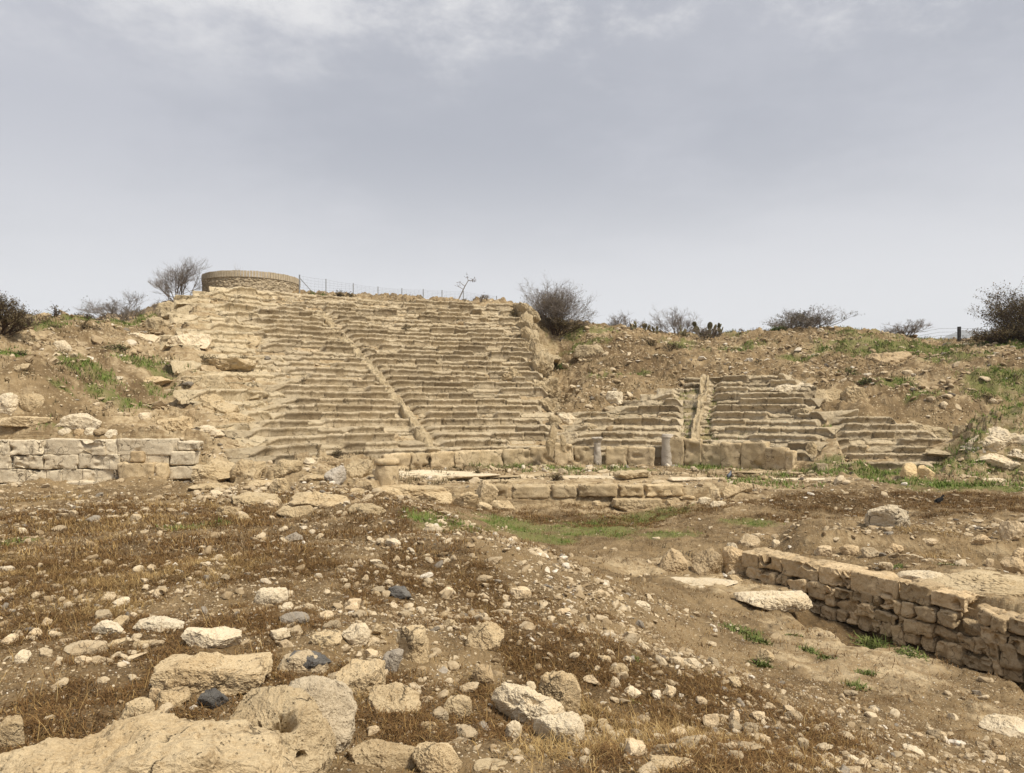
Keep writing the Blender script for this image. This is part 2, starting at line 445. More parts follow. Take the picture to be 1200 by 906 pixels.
class NT:
    def __init__(s, name):
        s.mat = bpy.data.materials.new(name); s.mat.use_nodes = True
        s.t = s.mat.node_tree; s.t.nodes.clear()
        s.out = s.n('ShaderNodeOutputMaterial'); s.bsdf = s.n('ShaderNodeBsdfPrincipled')
        s.t.links.new(s.bsdf.outputs[0], s.out.inputs['Surface'])
        s.bsdf.inputs['Roughness'].default_value = .95
        s.bsdf.inputs['Specular IOR Level'].default_value = .15
    def n(s, kind, **kw):
        nd = s.t.nodes.new(kind)
        for k, v in kw.items(): setattr(nd, k, v)
        return nd
    def set(s, sock, v):
        if hasattr(v, 'links') or isinstance(v, bpy.types.NodeSocket): s.t.links.new(v, sock)
        else: sock.default_value = v
    def noise(s, vec, scale, detail=5, rough=.6, out='Fac'):
        nd = s.n('ShaderNodeTexNoise'); s.set(nd.inputs['Vector'], vec)
        nd.inputs['Scale'].default_value = scale; nd.inputs['Detail'].default_value = detail; nd.inputs['Roughness'].default_value = rough
        return nd.outputs[out]
    def voro(s, vec, scale, feature='F1', out='Distance', rand=1.0):
        nd = s.n('ShaderNodeTexVoronoi', feature=feature); s.set(nd.inputs['Vector'], vec)
        nd.inputs['Scale'].default_value = scale; nd.inputs['Randomness'].default_value = rand
        return nd.outputs[out]
    def math(s, op, a, b=0.0, clamp=False):
        nd = s.n('ShaderNodeMath', operation=op, use_clamp=clamp); s.set(nd.inputs[0], a); s.set(nd.inputs[1], b); return nd.outputs[0]
    def ramp(s, fac, lo, hi, a=0.0, b=1.0):
        nd = s.n('ShaderNodeMapRange', interpolation_type='SMOOTHSTEP'); s.set(nd.inputs[0], fac)
        for i, v in zip((1, 2, 3, 4), (lo, hi, a, b)): nd.inputs[i].default_value = v
        return nd.outputs[0]
    def mix(s, fac, a, b, blend='MIX'):
        nd = s.n('ShaderNodeMix', data_type='RGBA', blend_type=blend); s.set(nd.inputs['Factor'], fac); s.set(nd.inputs[6], a); s.set(nd.inputs[7], b); return nd.outputs[2]
    def bump(s, h, strength=.5, dist=.02, normal=None):
        nd = s.n('ShaderNodeBump'); nd.inputs['Strength'].default_value = strength; nd.inputs['Distance'].default_value = dist
        s.set(nd.inputs['Height'], h)
        if normal is not None: s.set(nd.inputs['Normal'], normal)
        return nd.outputs[0]
    def done(s, col, normal=None):
        s.set(s.bsdf.inputs['Base Color'], col)
        if normal is not None: s.set(s.bsdf.inputs['Normal'], normal)
        return s.mat

def stone_mat(name, light, mid, dark, scale=1.0, pits=.5, lichen=.35, vary=.12, bump=.6, bdist=.02, world=True, up_pale=0.0, tone=False):
    """limestone: two tones, brown staining, grey lichen and small pits"""
    m = NT(name)
    if world: P = m.n('ShaderNodeNewGeometry').outputs['Position']
    else: P = m.n('ShaderNodeTexCoord').outputs['Object']
    info = m.n('ShaderNodeObjectInfo').outputs['Random']
    off = m.n('ShaderNodeVectorMath', operation='ADD'); m.set(off.inputs[0], P)
    cmb = m.n('ShaderNodeCombineXYZ'); m.set(cmb.inputs[0], m.math('MULTIPLY', info, 37.0)); m.set(cmb.inputs[1], m.math('MULTIPLY', info, 11.0))
    m.set(off.inputs[1], cmb.outputs[0]); V = off.outputs[0]
    n1 = m.noise(V, 1.3 * scale, 6, .62); n2 = m.noise(V, 6.5 * scale, 6, .7); n3 = m.noise(V, 38 * scale, 4, .7)
    c = m.mix(m.ramp(n1, .38, .62), light, mid)
    c = m.mix(m.ramp(n2, .50, .70, 0, .75), c, dark)
    li = m.ramp(m.noise(V, 2.6 * scale, 8, .75), .54, .70, 0, lichen)
    c = m.mix(li, c, (.155, .118, .076, 1))
    n4 = m.noise(V, 150 * scale, 3, .7)
    c = m.mix(m.ramp(n4, .42, .62, .38, 0), c, (dark[0] * .7, dark[1] * .66, dark[2] * .6, 1))
    c = m.mix(m.ramp(n3, .35, .70, .0, .5), c, (light[0] * 1.12, light[1] * 1.12, light[2] * 1.12, 1))
    vo = m.voro(V, 26 * scale)
    pit = m.math('MULTIPLY', m.ramp(vo, .16, .30, 1, 0), m.ramp(m.noise(V, 5 * scale, 3), .48, .62))
    c = m.mix(m.math('MULTIPLY', pit, pits), c, (.11, .08, .05, 1))
    if tone:      # every block has its own shade
        at = m.n('ShaderNodeAttribute', attribute_name='tone'); sp = m.n('ShaderNodeSeparateColor'); m.set(sp.inputs[0], at.outputs['Color'])
        c = m.mix(m.ramp(sp.outputs[0], .0, .6, .5, 0), c, (dark[0] * .8, dark[1] * .8, dark[2] * .8, 1))
    if up_pale:      # upward faces mixed in patches towards a paler tone
        nz = m.n('ShaderNodeSeparateXYZ'); m.set(nz.inputs[0], m.n('ShaderNodeNewGeometry').outputs['True Normal'])
        c = m.mix(m.math('MULTIPLY', m.ramp(nz.outputs[2], .55, .92, 0, up_pale), m.ramp(n2, .3, .6, .35, 1)), c, (.50, .41, .27, 1))
    h = m.math('ADD', m.math('MULTIPLY', n2, .8), m.math('ADD', m.math('MULTIPLY', n3, .45), m.math('MULTIPLY', n4, .12)))
    # fine cracks
    wv = m.n('ShaderNodeVectorMath', operation='ADD'); m.set(wv.inputs[0], V)
    nv = m.n('ShaderNodeTexNoise'); m.set(nv.inputs['Vector'], V); nv.inputs['Scale'].default_value = 2.2 * scale; nv.inputs['Detail'].default_value = 5
    sv = m.n('ShaderNodeVectorMath', operation='SCALE'); m.set(sv.inputs[0], nv.outputs['Color']); sv.inputs['Scale'].default_value = .9 / scale; m.set(wv.inputs[1], sv.outputs[0])
    ed = m.voro(wv.outputs[0], 1.5 * scale, 'DISTANCE_TO_EDGE')
    crk = m.math('MULTIPLY', m.ramp(ed, .0, .028, 1, 0), m.ramp(m.noise(V, 1.7 * scale, 2), .46, .58))
    c = m.mix(m.math('MULTIPLY', crk, .75), c, (.09, .062, .036, 1)); h = m.math('SUBTRACT', h, m.math('MULTIPLY', crk, .6))
    hsv = m.n('ShaderNodeHueSaturation'); m.set(hsv.inputs['Color'], c)
    m.set(hsv.inputs['Value'], m.math('ADD', m.math('MULTIPLY', info, vary * 2), 1 - vary))
    h = m.math('SUBTRACT', h, m.math('MULTIPLY', pit, .5))
    return m.done(hsv.outputs[0], m.bump(h, bump, bdist))

M = {}
M['boulder'] = stone_mat('boulder_limestone', (.58, .465, .295, 1), (.46, .345, .20, 1), (.29, .20, .105, 1), 2.0, .7, .6, .10, .9, .022)
M['stone'] = stone_mat('loose_limestone', (.55, .45, .305, 1), (.43, .33, .205, 1), (.28, .20, .115, 1), 4.0, .4, .60, .30, .6, .008)
M['white'] = stone_mat('white_limestone', (.66, .57, .42, 1), (.58, .48, .33, 1), (.44, .34, .21, 1), 2.5, .4, .15, .06, .6, .012)
M['ashlar'] = stone_mat('pale_ashlar', (.74, .65, .49, 1), (.66, .56, .405, 1), (.40, .305, .185, 1), 1.3, .6, .3, .07, .9, .04)
M['block'] = stone_mat('honey_ashlar', (.60, .485, .315, 1), (.485, .37, .215, 1), (.25, .175, .095, 1), 1.3, .9, .55, .14, .8, .04)
M['seat'] = stone_mat('rock_cut_seat', (.60, .505, .355, 1), (.45, .355, .22, 1), (.16, .113, .063, 1), 1.0, .7, .9, .05, .9, .08, up_pale=.6, tone=True)
M['crag_pale'] = stone_mat('pale_crag', (.64, .54, .37, 1), (.54, .44, .28, 1), (.28, .205, .12, 1), .9, .6, .5, .06, .9, .08, up_pale=.4)
M['crag'] = stone_mat('weathered_crag', (.56, .46, .30, 1), (.45, .35, .21, 1), (.19, .135, .076, 1), .9, .6, .8, .06, .9, .08, up_pale=.45)
M['seat_pale'] = stone_mat('worn_seat_stone', (.52, .42, .27, 1), (.44, .34, .20, 1), (.30, .22, .125, 1), 1.2, .4, .3, .05, .7, .04)
M['rubble'] = stone_mat('rubble_masonry', (.54, .42, .265, 1), (.43, .32, .185, 1), (.24, .165, .09, 1), 2.4, .7, .5, .24, .8, .015)
M['honey'] = stone_mat('honey_limestone', (.74, .585, .35, 1), (.64, .485, .265, 1), (.46, .33, .17, 1), 2.0, .3, .1, .04, .6, .02)
M['dark'] = stone_mat('dark_stone', (.19, .178, .16, 1), (.10, .095, .09, 1), (.05, .048, .046, 1), 7, .3, .35, .15, .9, .01)
M['terrace'] = stone_mat('grey_tan_rubble', (.50, .42, .30, 1), (.38, .31, .205, 1), (.20, .15, .09, 1), 2.0, .6, .5, .1, .9, .03)
M['grey'] = stone_mat('grey_stone', (.36, .315, .255, 1), (.29, .25, .195, 1), (.20, .165, .125, 1), 4, .3, .3, .1, .6, .008)
M['column'] = stone_mat('column_marble', (.50, .45, .38, 1), (.42, .37, .30, 1), (.30, .255, .195, 1), 2.0, .4, .4, .05, .5, .02)

def ground_mat():
    m = NT('ground_soil')
    P = m.n('ShaderNodeNewGeometry').outputs['Position']
    at = m.n('ShaderNodeAttribute', attribute_name='zone'); sp = m.n('ShaderNodeSeparateColor'); m.set(sp.inputs[0], at.outputs['Color'])
    gr, br, pa = sp.outputs[0], sp.outputs[1], sp.outputs[2]
    n1 = m.noise(P, .7, 6, .65); n2 = m.noise(P, 3.3, 6, .7); n3 = m.noise(P, 17, 5, .7); n4 = m.noise(P, 70, 3, .7)
    soil = m.mix(m.ramp(n2, .35, .66), (.185, .126, .063, 1), (.10, .066, .032, 1))
    soil = m.mix(m.ramp(n1, .42, .62, 0, .6), soil, (.30, .215, .115, 1))
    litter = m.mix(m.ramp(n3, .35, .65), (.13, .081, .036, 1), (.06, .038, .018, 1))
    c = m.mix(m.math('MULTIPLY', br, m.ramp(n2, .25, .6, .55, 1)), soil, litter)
    rock = m.mix(m.ramp(n2, .42, .60), (.50, .39, .24, 1), (.29, .205, .11, 1))
    rock = m.mix(m.ramp(m.noise(P, 1.9, 8, .75), .52, .70, 0, .55), rock, (.20, .145, .085, 1))
    c = m.mix(m.math('MULTIPLY', pa, m.ramp(n1, .3, .55, .7, 1)), c, rock)
    # fine gravel and chips lying in the soil
    vd = m.voro(P, 34); vc = m.n('ShaderNodeTexVoronoi'); m.set(vc.inputs['Vector'], P); vc.inputs['Scale'].default_value = 34
    sc_ = m.n('ShaderNodeSeparateColor'); m.set(sc_.inputs[0], vc.outputs['Color'])
    chip = m.math('MULTIPLY', m.ramp(vd, .20, .30, 1, 0), m.ramp(sc_.outputs[0], .62, .70))
    chip = m.math('MULTIPLY', chip, m.ramp(br, .1, .9, .95, .45))
    c = m.mix(chip, c, (.50, .41, .28, 1))
    vd2 = m.voro(P, 8.5); vc2 = m.n('ShaderNodeTexVoronoi'); m.set(vc2.inputs['Vector'], P); vc2.inputs['Scale'].default_value = 8.5
    sc2 = m.n('ShaderNodeSeparateColor'); m.set(sc2.inputs[0], vc2.outputs['Color'])
    cm = m.n('ShaderNodeSeparateXYZ'); m.set(cm.inputs[0], P)
    chip2 = m.math('MULTIPLY', m.math('MULTIPLY', m.ramp(vd2, .22, .36, 1, 0), m.ramp(sc2.outputs[1], .60, .70)), m.ramp(cm.outputs[1], 14, 26, 0, .8))
    c = m.mix(chip2, c, (.52, .42, .27, 1))
    green = m.mix(m.ramp(n3, .35, .65), (.085, .12, .026, 1), (.135, .145, .04, 1))
    c = m.mix(m.math('MULTIPLY', gr, m.ramp(n3, .3, .55, .25, .9)), c, green)
    c = m.mix(m.ramp(n4, .40, .7, 0, .28), c, (.36, .27, .16, 1))
    h = m.math('ADD', m.math('MULTIPLY', n3, .7), m.math('MULTIPLY', n4, .3)); h = m.math('ADD', h, m.math('MULTIPLY', chip, .6)); h = m.math('ADD', h, m.math('MULTIPLY', chip2, .8))
    stv = m.n('ShaderNodeVectorMath', operation='MULTIPLY'); m.set(stv.inputs[0], P); stv.inputs[1].default_value = (.9, .9, 7.0)
    ns = m.noise(stv.outputs[0], 1.1, 7, .68)
    c = m.mix(m.math('MULTIPLY', pa, m.ramp(ns, .50, .66, 0, .62)), c, (.21, .15, .085, 1))
    h2 = m.math('ADD', n2, m.math('MULTIPLY', m.math('MULTIPLY', ns, pa), 1.6))
    b = m.bump(h, .7, .02); b = m.bump(h2, .8, .12, b)
    return m.done(c, b)
M['ground'] = ground_mat()

def plain(name, a, b, scale=8, rough=.9, bump=0, trans=0, world=True):
    m = NT(name)
    P = m.n('ShaderNodeNewGeometry').outputs['Position'] if world else m.n('ShaderNodeTexCoord').outputs['Object']
    n = m.noise(P, scale, 4, .65)
    c = m.mix(m.ramp(n, .35, .65), a, b)
    m.bsdf.inputs['Roughness'].default_value = rough
    if trans:
        m.bsdf.inputs['Subsurface Weight'].default_value = 0
    return m.done(c, m.bump(n, .5, bump) if bump else None)
M['weed'] = plain('dry_brown_weed', (.20, .105, .038, 1), (.10, .052, .022, 1), 30)
M['straw'] = plain('yellow_straw', (.46, .32, .135, 1), (.32, .20, .075, 1), 25)
M['grass'] = plain('green_grass_blade', (.085, .125, .026, 1), (.14, .155, .042, 1), 12)
M['leafy'] = plain('green_leaf', (.07, .105, .028, 1), (.12, .14, .045, 1), 6)
M['olive'] = plain('olive_leaf', (.075, .075, .04, 1), (.12, .11, .065, 1), 6)
M['twig'] = plain('grey_twig', (.25, .215, .185, 1), (.16, .135, .115, 1), 4)
M['twig_brown'] = plain('brown_twig', (.105, .072, .05, 1), (.065, .045, .032, 1), 4)
M['bark'] = plain('shrub_bark', (.09, .07, .055, 1), (.055, .042, .033, 1), 10)
M['cactus'] = plain('cactus_pad', (.09, .085, .045, 1), (.16, .13, .075, 1), 2.5)
M['steel'] = plain('galvanised_steel', (.28, .29, .30, 1), (.20, .205, .21, 1), 9, .5)
M['post'] = plain('black_post', (.03, .03, .032, 1), (.045, .045, .045, 1), 9, .6)
M['timber'] = plain('timber_palisade', (.47, .40, .295, 1), (.37, .305, .21, 1), 5, .8, .01)
M['hill'] = plain('far_hill', (.17, .17, .15, 1), (.22, .21, .18, 1), .004)
M['feather'] = plain('grey_feather', (.16, .17, .19, 1), (.11, .12, .14, 1), 30, .6)
M['feather_dark'] = plain('dark_feather', (.022, .022, .026, 1), (.04, .04, .045, 1), 30, .5)
M['black_feather'] = plain('black_feather', (.012, .0115, .011, 1), (.02, .019, .018, 1), 30, .95)
M['beak'] = plain('beak_horn', (.05, .045, .04, 1), (.08, .07, .06, 1), 30, .4)

# ------------------------------------------------------------------ the ground sheet
def build_ground():
    fine = np.radians(np.linspace(-41, 41, 1000))
    wide = np.radians(np.r_[np.linspace(-180, -41.6, 90)])
    ang = np.r_[wide, fine, -wide[::-1][:-1]]
    rad = np.r_[np.geomspace(.25, 2.2, 30)[:-1], np.geomspace(2.2, 60, 800), np.geomspace(60.8, 900, 60)]
    Rr, A = np.meshgrid(rad, ang, indexing='ij')
    x, y = (Rr * np.sin(A)).ravel(), (Rr * np.cos(A)).ravel()
    z = np.empty_like(x)
    zone = np.zeros((len(x), 4)); zone[:, 3] = 1
    for s in range(0, len(x), 200000):
        sl = slice(s, s + 200000); X, Y = x[sl], y[sl]
        z[sl] = ground_z(X, Y)
        r = np.hypot(X, Y)
        g = patch_w(EG, X, Y, 61)
        g = np.maximum(g, sstep(.12, .5, fbm2(X * .22, Y * .22, 4, 63)) * sstep(24, 30, Y) * sstep(610, 660, dir_x(X, Y)) * .5)
        b = brown_w(X, Y)
        m, k = cavea_mask(X, Y)
        p = np.maximum(np.maximum(patch_w(EP, X, Y, 65, 1.2, .6), ledge_w(X, Y)), m)
        p = np.maximum(p, sstep(.15, .5, fbm2(X * .5, Y * .5, 5, 66)) * sstep(22, 28, Y) * .75)
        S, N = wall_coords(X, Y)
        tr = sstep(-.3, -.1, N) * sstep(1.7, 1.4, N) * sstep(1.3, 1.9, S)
        b = np.maximum(b, tr * .9); p = p * (1 - tr)  # trench floor: dark earth, with the trench's shade also put into its colour
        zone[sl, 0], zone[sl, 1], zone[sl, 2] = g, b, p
    na = len(ang)
    Z2, R2 = z.reshape(len(rad), na), np.asarray(rad)
    gy = np.gradient(Z2, axis=0) / np.gradient(R2)[:, None]; gx = np.gradient(Z2, axis=1) / (np.gradient(ang)[None, :] * R2[:, None])
    slope = np.hypot(gx, gy).ravel(); r_ = np.hypot(x, y)
    steep = sstep(.9, 1.9, slope) * sstep(6, 14, r_)
    zone[:, 0] *= 1 - steep; zone[:, 1] *= 1 - .8 * steep; zone[:, 2] = np.maximum(zone[:, 2], steep * .8)
    V = np.c_[x, y, z]
    fc = grid_faces(len(rad), na)
    # close the sheet behind the photographer and under his feet
    i = np.arange(len(rad) - 1)
    seam = np.stack([i * na + na - 1, (i + 1) * na + na - 1, (i + 1) * na, i * na], -1)
    c = len(V); V = np.vstack([V, [[0, 0, float(H(0, 0)[0])]]]); zone = np.vstack([zone, zone[:1]])
    j = np.arange(na); fan = np.stack([np.full(na, c), j, (j + 1) % na], -1)
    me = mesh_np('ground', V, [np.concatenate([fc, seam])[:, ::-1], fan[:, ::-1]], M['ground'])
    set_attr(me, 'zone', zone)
    structure(obj('ground', me))
build_ground()

# ------------------------------------------------------------------ the rock-cut seating
def theta_at(b, R):
    """bearing angle about the orchestra centre of the point of the circle R seen in direction b"""
    lo, hi = -1.45, 1.45
    for _ in range(45):
        m = (lo + hi) / 2
        if dir_x(CX + R * math.sin(m), CY + R * math.cos(m)) < b: lo = m
        else: hi = m
    return (lo + hi) / 2
ST_L = [(12.25, theta_at(512, 12.25)), (25.2, theta_at(376, 25.2))]     # worn stair on the left
ST_R = [(12.25, theta_at(809, 12.25)), (18.3, theta_at(828, 18.3))]     # worn stair on the right
def stair_theta(S, R): return S[0][1] + (S[1][1] - S[0][1]) * (R - S[0][0]) / (S[1][0] - S[0][0])

theatre = thing('ancient_theatre', 'rock-cut tiers of worn limestone seats climbing the hillside behind the column stumps', 'theatre', (CX, CY, -.8))
ORG = np.array([CX, CY, -.8])

QR = .72      # height of one row in units of the slope's step
def seat_row(j, b0, b1, erode, miss, seed, name='seat_row', sc=1.0, line=None, parent=None, org=None):
    k = j * QR; RISE_, TREAD_ = RISE * QR * sc, TREAD * QR * sc
    j0 = seed * 1.7; R = R0 + TREAD * k + .25; zn = ZS + RISE * k
    if line is None:
        t0, t1 = theta_at(b0, R), theta_at(b1, R)
        n = max(20, int((t1 - t0) * R / .034)); th = np.linspace(t0, t1, n); s = th * R
    else:                                   # a straight course: distance ahead and height of its edge
        D0, zn = line; s = np.arange((b0 - 600) / F * D0, (b1 - 600) / F * D0, .034); n = len(s); th = np.zeros(n)
    r = np.random.default_rng(seed)
    # blocks along the row
    cuts = [s[0]]
    while cuts[-1] < s[-1]: cuts.append(cuts[-1] + r.uniform(.55, 1.7))
    cuts = np.array(cuts); bi = np.clip(np.searchsorted(cuts, s, 'right') - 1, 0, len(cuts) - 1)
    bR = r.normal(0, .04, len(cuts)); bz = r.normal(0, .018, len(cuts)); sl = r.normal(0, .025, len(cuts))
    gone = r.random(len(cuts)) < miss
    mid = (cuts + np.r_[cuts[1:], s[-1]]) / 2
    fb = lambda f, o, sd: fbm(np.stack([mid * f, np.full(len(cuts), k * .9), np.full(len(cuts), o)], -1), 3, sd)
    eb = erode * (.55 + .8 * np.clip(fb(.35, seed * .1, 3) + .5, 0, 1.4)); e = eb[bi]
    gap = np.min(np.abs(s[:, None] - cuts[None, :]), 1)
    joint = np.exp(-(gap / .035) ** 2) * r.uniform(.03, .14, len(cuts))[bi]
    # broken and missing blocks keep their own straight edges
    wb = sstep(.10, .5, fbm(np.stack([mid * .28, np.full(len(cuts), k * .55), np.full(len(cuts), 4.2)], -1), 4, 13) + .24 * (erode - .6)) * min(1, erode)
    worn = (wb * r.uniform(.4, 1.2, len(cuts)))[bi]
    back = np.where(gone[bi], r.uniform(.15, .4, len(cuts))[bi], 0)
    both = np.convolve(np.pad(back + worn * .24, 2, 'edge'), np.ones(5) / 5, 'valid')
    lump = fbm(np.stack([s * 1.1, np.full(n, k * 3.1), np.zeros(n)], -1), 4, 9)
    rec = bR[bi] + joint + both + sl[bi] * (s - cuts[bi]) + e * .03 * lump
    drop = -bz[bi] + both * .62 + e * .02 * lump
    endl = sstep(0, 1.4, s - s[0] + .25 * lump); endr = sstep(0, .35, s[-1] - s); drop = drop + (1 - endl) * .45 + (1 - endr) * .32; rec = rec + (1 - endl) * .25
    # channel beside each stair
    for S in (ST_L, ST_R) if line is None else ():
        ds = (th - stair_theta(S, R)) * R
        ch = np.exp(-((ds - .42) / .2) ** 2) * (S[0][0] - .5 < R < S[1][0] + .5)
        rec = rec + ch * .38; drop = drop + ch * .18
    prof = [(.075, -RISE_ - .16 - (1.1 if k <= 0 or line else 0), 0), (.075, -RISE_ + .02, .15), (.07, -.22, .7), (.06, -.17, .9), (.03, -.115, 1), (-.01, -.06, 1), (.0, -.026, 1), (.03, -.006, 1), (.08, 0, .95), (.16, -.004, .8), (.28, -.006, .6), (.40, -.008, .4), (.50, -.012, .2), (TREAD_ + .16, -.05, 0)]
    V = np.zeros((n, len(prof), 3))
    for j, (dr, dz, wgt) in enumerate(prof):
        rr = R + dr + rec * (.35 + .65 * wgt) * (1 if dr < .42 else .4); zz = zn + dz - drop * wgt
        V[:, j] = np.stack([CX + rr * np.sin(th), CY + rr * np.cos(th), zz], -1) if line is None else np.stack([s, D0 + rr - R + .22 * np.sin(s * .55 + j0), zz], -1)
    nrm = np.stack([-np.sin(th) * .6, -np.cos(th) * .6, np.full(n, .75)], -1)
    d = fbm(V * 3.4 + j0 * 5.3, 5, 19, .68) * (.016 + .034 * erode)
    d = d + np.minimum(0, fbm(V * 4.0 + j0 * 3.1, 3, 29) + .15) * (.05 + .06 * erode)
    V = V + nrm[:, None] * d[..., None]
    me = mesh_np(name, V.reshape(-1, 3) - (ORG if org is None else np.array(org)), grid_faces(n, len(prof))[:, ::-1], M['crag_pale' if name == 'rock_ledge' else 'seat'])
    tn = np.zeros((n, len(prof), 4)); tn[..., 0] = np.clip(r.random(len(cuts))[bi] + worn * .5, 0, 1)[:, None]; tn[..., 3] = 1
    set_attr(me, 'tone', tn.reshape(-1, 4))
    obj(name, me, parent or theatre)

nrow = int(21.3 / QR)
for j in range(nrow):
    k = j * QR; er = float(np.interp(k, [0, 6, 12, 16, 21], [.45, .6, .9, 1.3, 1.8]))
    seat_row(j, float(seat_left(k)) - [6, 18, 2, 26, 12][j % 5], float(seat_right(k)) + [2, -9, 4, -4, -14, 1, -6][j % 7], er, float(np.interp(k, [0, 8, 14, 21], [.07, .13, .26, .48])), 100 + j)
for j in range(10):
    k = j * QR
    seat_row(j, 654 if k < 4.1 else float(np.interp(k, [4.1, 5.4, 6.6], [704, 740, 772])), 800, .9 if k < 3 else 1.3, .24 if k < 3 else .36, 200 + j)
ce = [952, 962, 970, 978, 962, 968, 952, 960, 948, 952, 940, 925]
for j in range(12):
    seat_row(j, 800, ce[j], 1.0 if j < 8 else 1.5, .20 if j < 8 else .42, 300 + j)
ruin = thing('ruined_tiers', 'low broken courses of stone running on to the right of the seats', 'ruin', (14, 30, -.9))
for j, (b0, b1) in enumerate([(962, 1128), (952, 1136), (958, 1120), (949, 1126), (956, 1104), (950, 1082), (958, 1050), (962, 1030)]):
    seat_row(1, b0, b1, 1.15, .30, 690 + j, 'course', 1.0, (28.7 + .57 * j, -.36 + .285 * j), ruin, ruin.location)
# worn rock ledges carrying the rows on to the left
for j in range(20):
    k = .6 + j * 1.02
    if k > 20.6: break
    bl = float(rock_left(k)) + [0, 14, -10, 22, 6, -16][j % 6]
    seat_row(k / QR, bl, float(seat_left(k)) + [4, 20, -8, 12][j % 4], 1.5, .24, 700 + j, 'rock_ledge', 1.42)
def stairway(S, width, seed):
    n = int((S[1][0] - S[0][0]) / .05); R = np.linspace(S[0][0], S[1][0], n)
    prof = np.linspace(-1, 1, 13); V = np.zeros((n, 13, 3))
    th = stair_theta(S, R); k = (R - R0 - .25) / TREAD
    wav = fbm(np.stack([R * 1.3, np.zeros(n), np.zeros(n) + seed], -1), 3, 7) * .10
    for j, u in enumerate(prof):
        x = CX + R * np.sin(th); y = CY + R * np.cos(th)
        o = (u * width / 2) * (1 + .25 * fbm(np.stack([R * .9, np.full(n, u * 2), np.full(n, seed)], -1), 3, 8) + .35 * fbm(np.stack([R * 3.1, np.full(n, u * .6), np.full(n, seed + 4.)], -1), 3, 6)) + wav
        x = x + o * np.cos(th); y = y - o * np.sin(th)
        q = (k * 2) % 1
        zz = ZS + RISE * (np.floor(k * 2) + sstep(.45, .95, q)) / 2 - .10 - .11 * sstep(6, 14, k) + .16 * fbm(np.stack([R * .8, np.full(n, u * .8), np.full(n, seed + 9.)], -1), 3, 5)
        zz = zz + (.07 - .55 * max(0, abs(u) - .72) / .28) - .06 * np.cos(u * 3) 
        V[:, j] = np.stack([x, y, zz], -1)
    V = V + (fbm(V * 2.2, 5, 77, .65) * .12)[..., None] * np.array([0, -.5, .8])
    obj('stairway', mesh_np('stairway', V.reshape(-1, 3) - ORG, grid_faces(n, 13)[:, ::-1], M['crag']), theatre, label='pale worn stair running up between the seats')
stairway(ST_L, .42, 1); stairway(ST_R, .42, 2)

# the broken rock faces where the seating ends on the right
def cliff_rock(b, R, k, size, seed, rz):
    t = theta_at(b, R); V, Fc = rock_verts(seed, size, 5, 14, .72, .17, .07, .5)
    c, s = math.cos(rz), math.sin(rz); V = np.c_[V[:, 0] * c - V[:, 1] * s, V[:, 0] * s + V[:, 1] * c, V[:, 2]]
    obj('rock_face', mesh_np('rock_face', V, Fc, M['crag'], smooth=False), theatre, Vector((CX + R * math.sin(t), CY + R * math.cos(t), ZS + RISE * k)) - Vector(ORG))
for b, R, k, size, seed, rz in [(608, 27.0, 18.3, (1.5, 2.2, 2.0), 1, .3), (614, 25.0, 15.6, (1.3, 2.2, 2.4), 2, .1), (617, 23.4, 13.4, (1.2, 1.8, 2.2), 3, -.1), (604, 22.4, 12.6, (1.7, 1.3, 1.3), 4, .2),
                                (622, 21.8, 11.4, (1.3, 1.7, 2.0), 6, .3), (592, 19.6, 8.7, (2.4, 1.2, 1.1), 5, .15), (628, 20.0, 9.3, (1.2, 1.8, 2.0), 7, -.2), (633, 18.2, 7.0, (1.2, 1.5, 1.8), 8, .2), (638, 16.6, 5.0, (1.1, 1.2, 1.2), 9, 0)]:
    cliff_rock(b + 5, R - .1, k - 1.35, tuple(v * q for v, q in zip(size, (1.15, 1.3, 1.35))), seed, rz)

# ------------------------------------------------------------------ the wall of upright slabs at the foot of the seats
def wall_block(parent, org, x, y, zb, size, rz, seed, mat='block', name='block', rad=.05, rough=.035, chips=.10, tilt=0.0, label=None, n=10):
    V, Fc = block_verts(seed, size, n, rad, rough, chips)
    o = obj(name, mesh_np(name, V, Fc, M[mat]), parent, Vector((x, y, zb + size[2] / 2)) - Vector(org), (0, tilt, rz))
    if label: o['label'] = label
    return o
front = thing('slab_wall', 'low curved wall of upright honey-coloured slabs along the foot of the seats', 'wall', (CX, CY + R0, -.8))
fo = front.location
rs = np.random.default_rng(5)
b = 448.0; i = 0
tops = [(448, 534), (480, 531), (520, 529), (560, 527), (600, 525), (640, 522), (668, 520), (690, 526), (720, 522), (760, 524), (790, 513), (812, 514), (826, 521), (850, 522), (865, 517), (888, 519), (892, 523), (926, 526), (934, 530)]
slabs = []
while b < 930:
    wpx = rs.uniform(17, 34)
    if 684 < b + wpx / 2 < 712 or 772 < b + wpx / 2 < 791: b += 14; continue
    bb = min(b + wpx, 932); m = (b + bb) / 2
    R = R0 + .05; t = theta_at(m, R); x, y = CX + R * math.sin(t), CY + R * math.cos(t)
    top = CZ - (np.interp(m, [p[0] for p in tops], [p[1] for p in tops]) - HOR) / F * y
    zb = float(ground_z(x, y - .4)[0]) - .12
    wm = (bb - b) / F * y / max(.5, math.cos(t - math.atan2(x, y)))
    h = max(.35, top - zb + rs.uniform(-.06, .05))
    pale = rs.random() < .3
    wall_block(front, fo, x, y, zb, (wm - .012, rs.uniform(.36, .46), h), -t, 500 + i, 'seat_pale' if pale else 'block', rad=.045, chips=.22, rough=.05, tilt=rs.uniform(-.02, .02), n=14)
    b = bb; i += 1

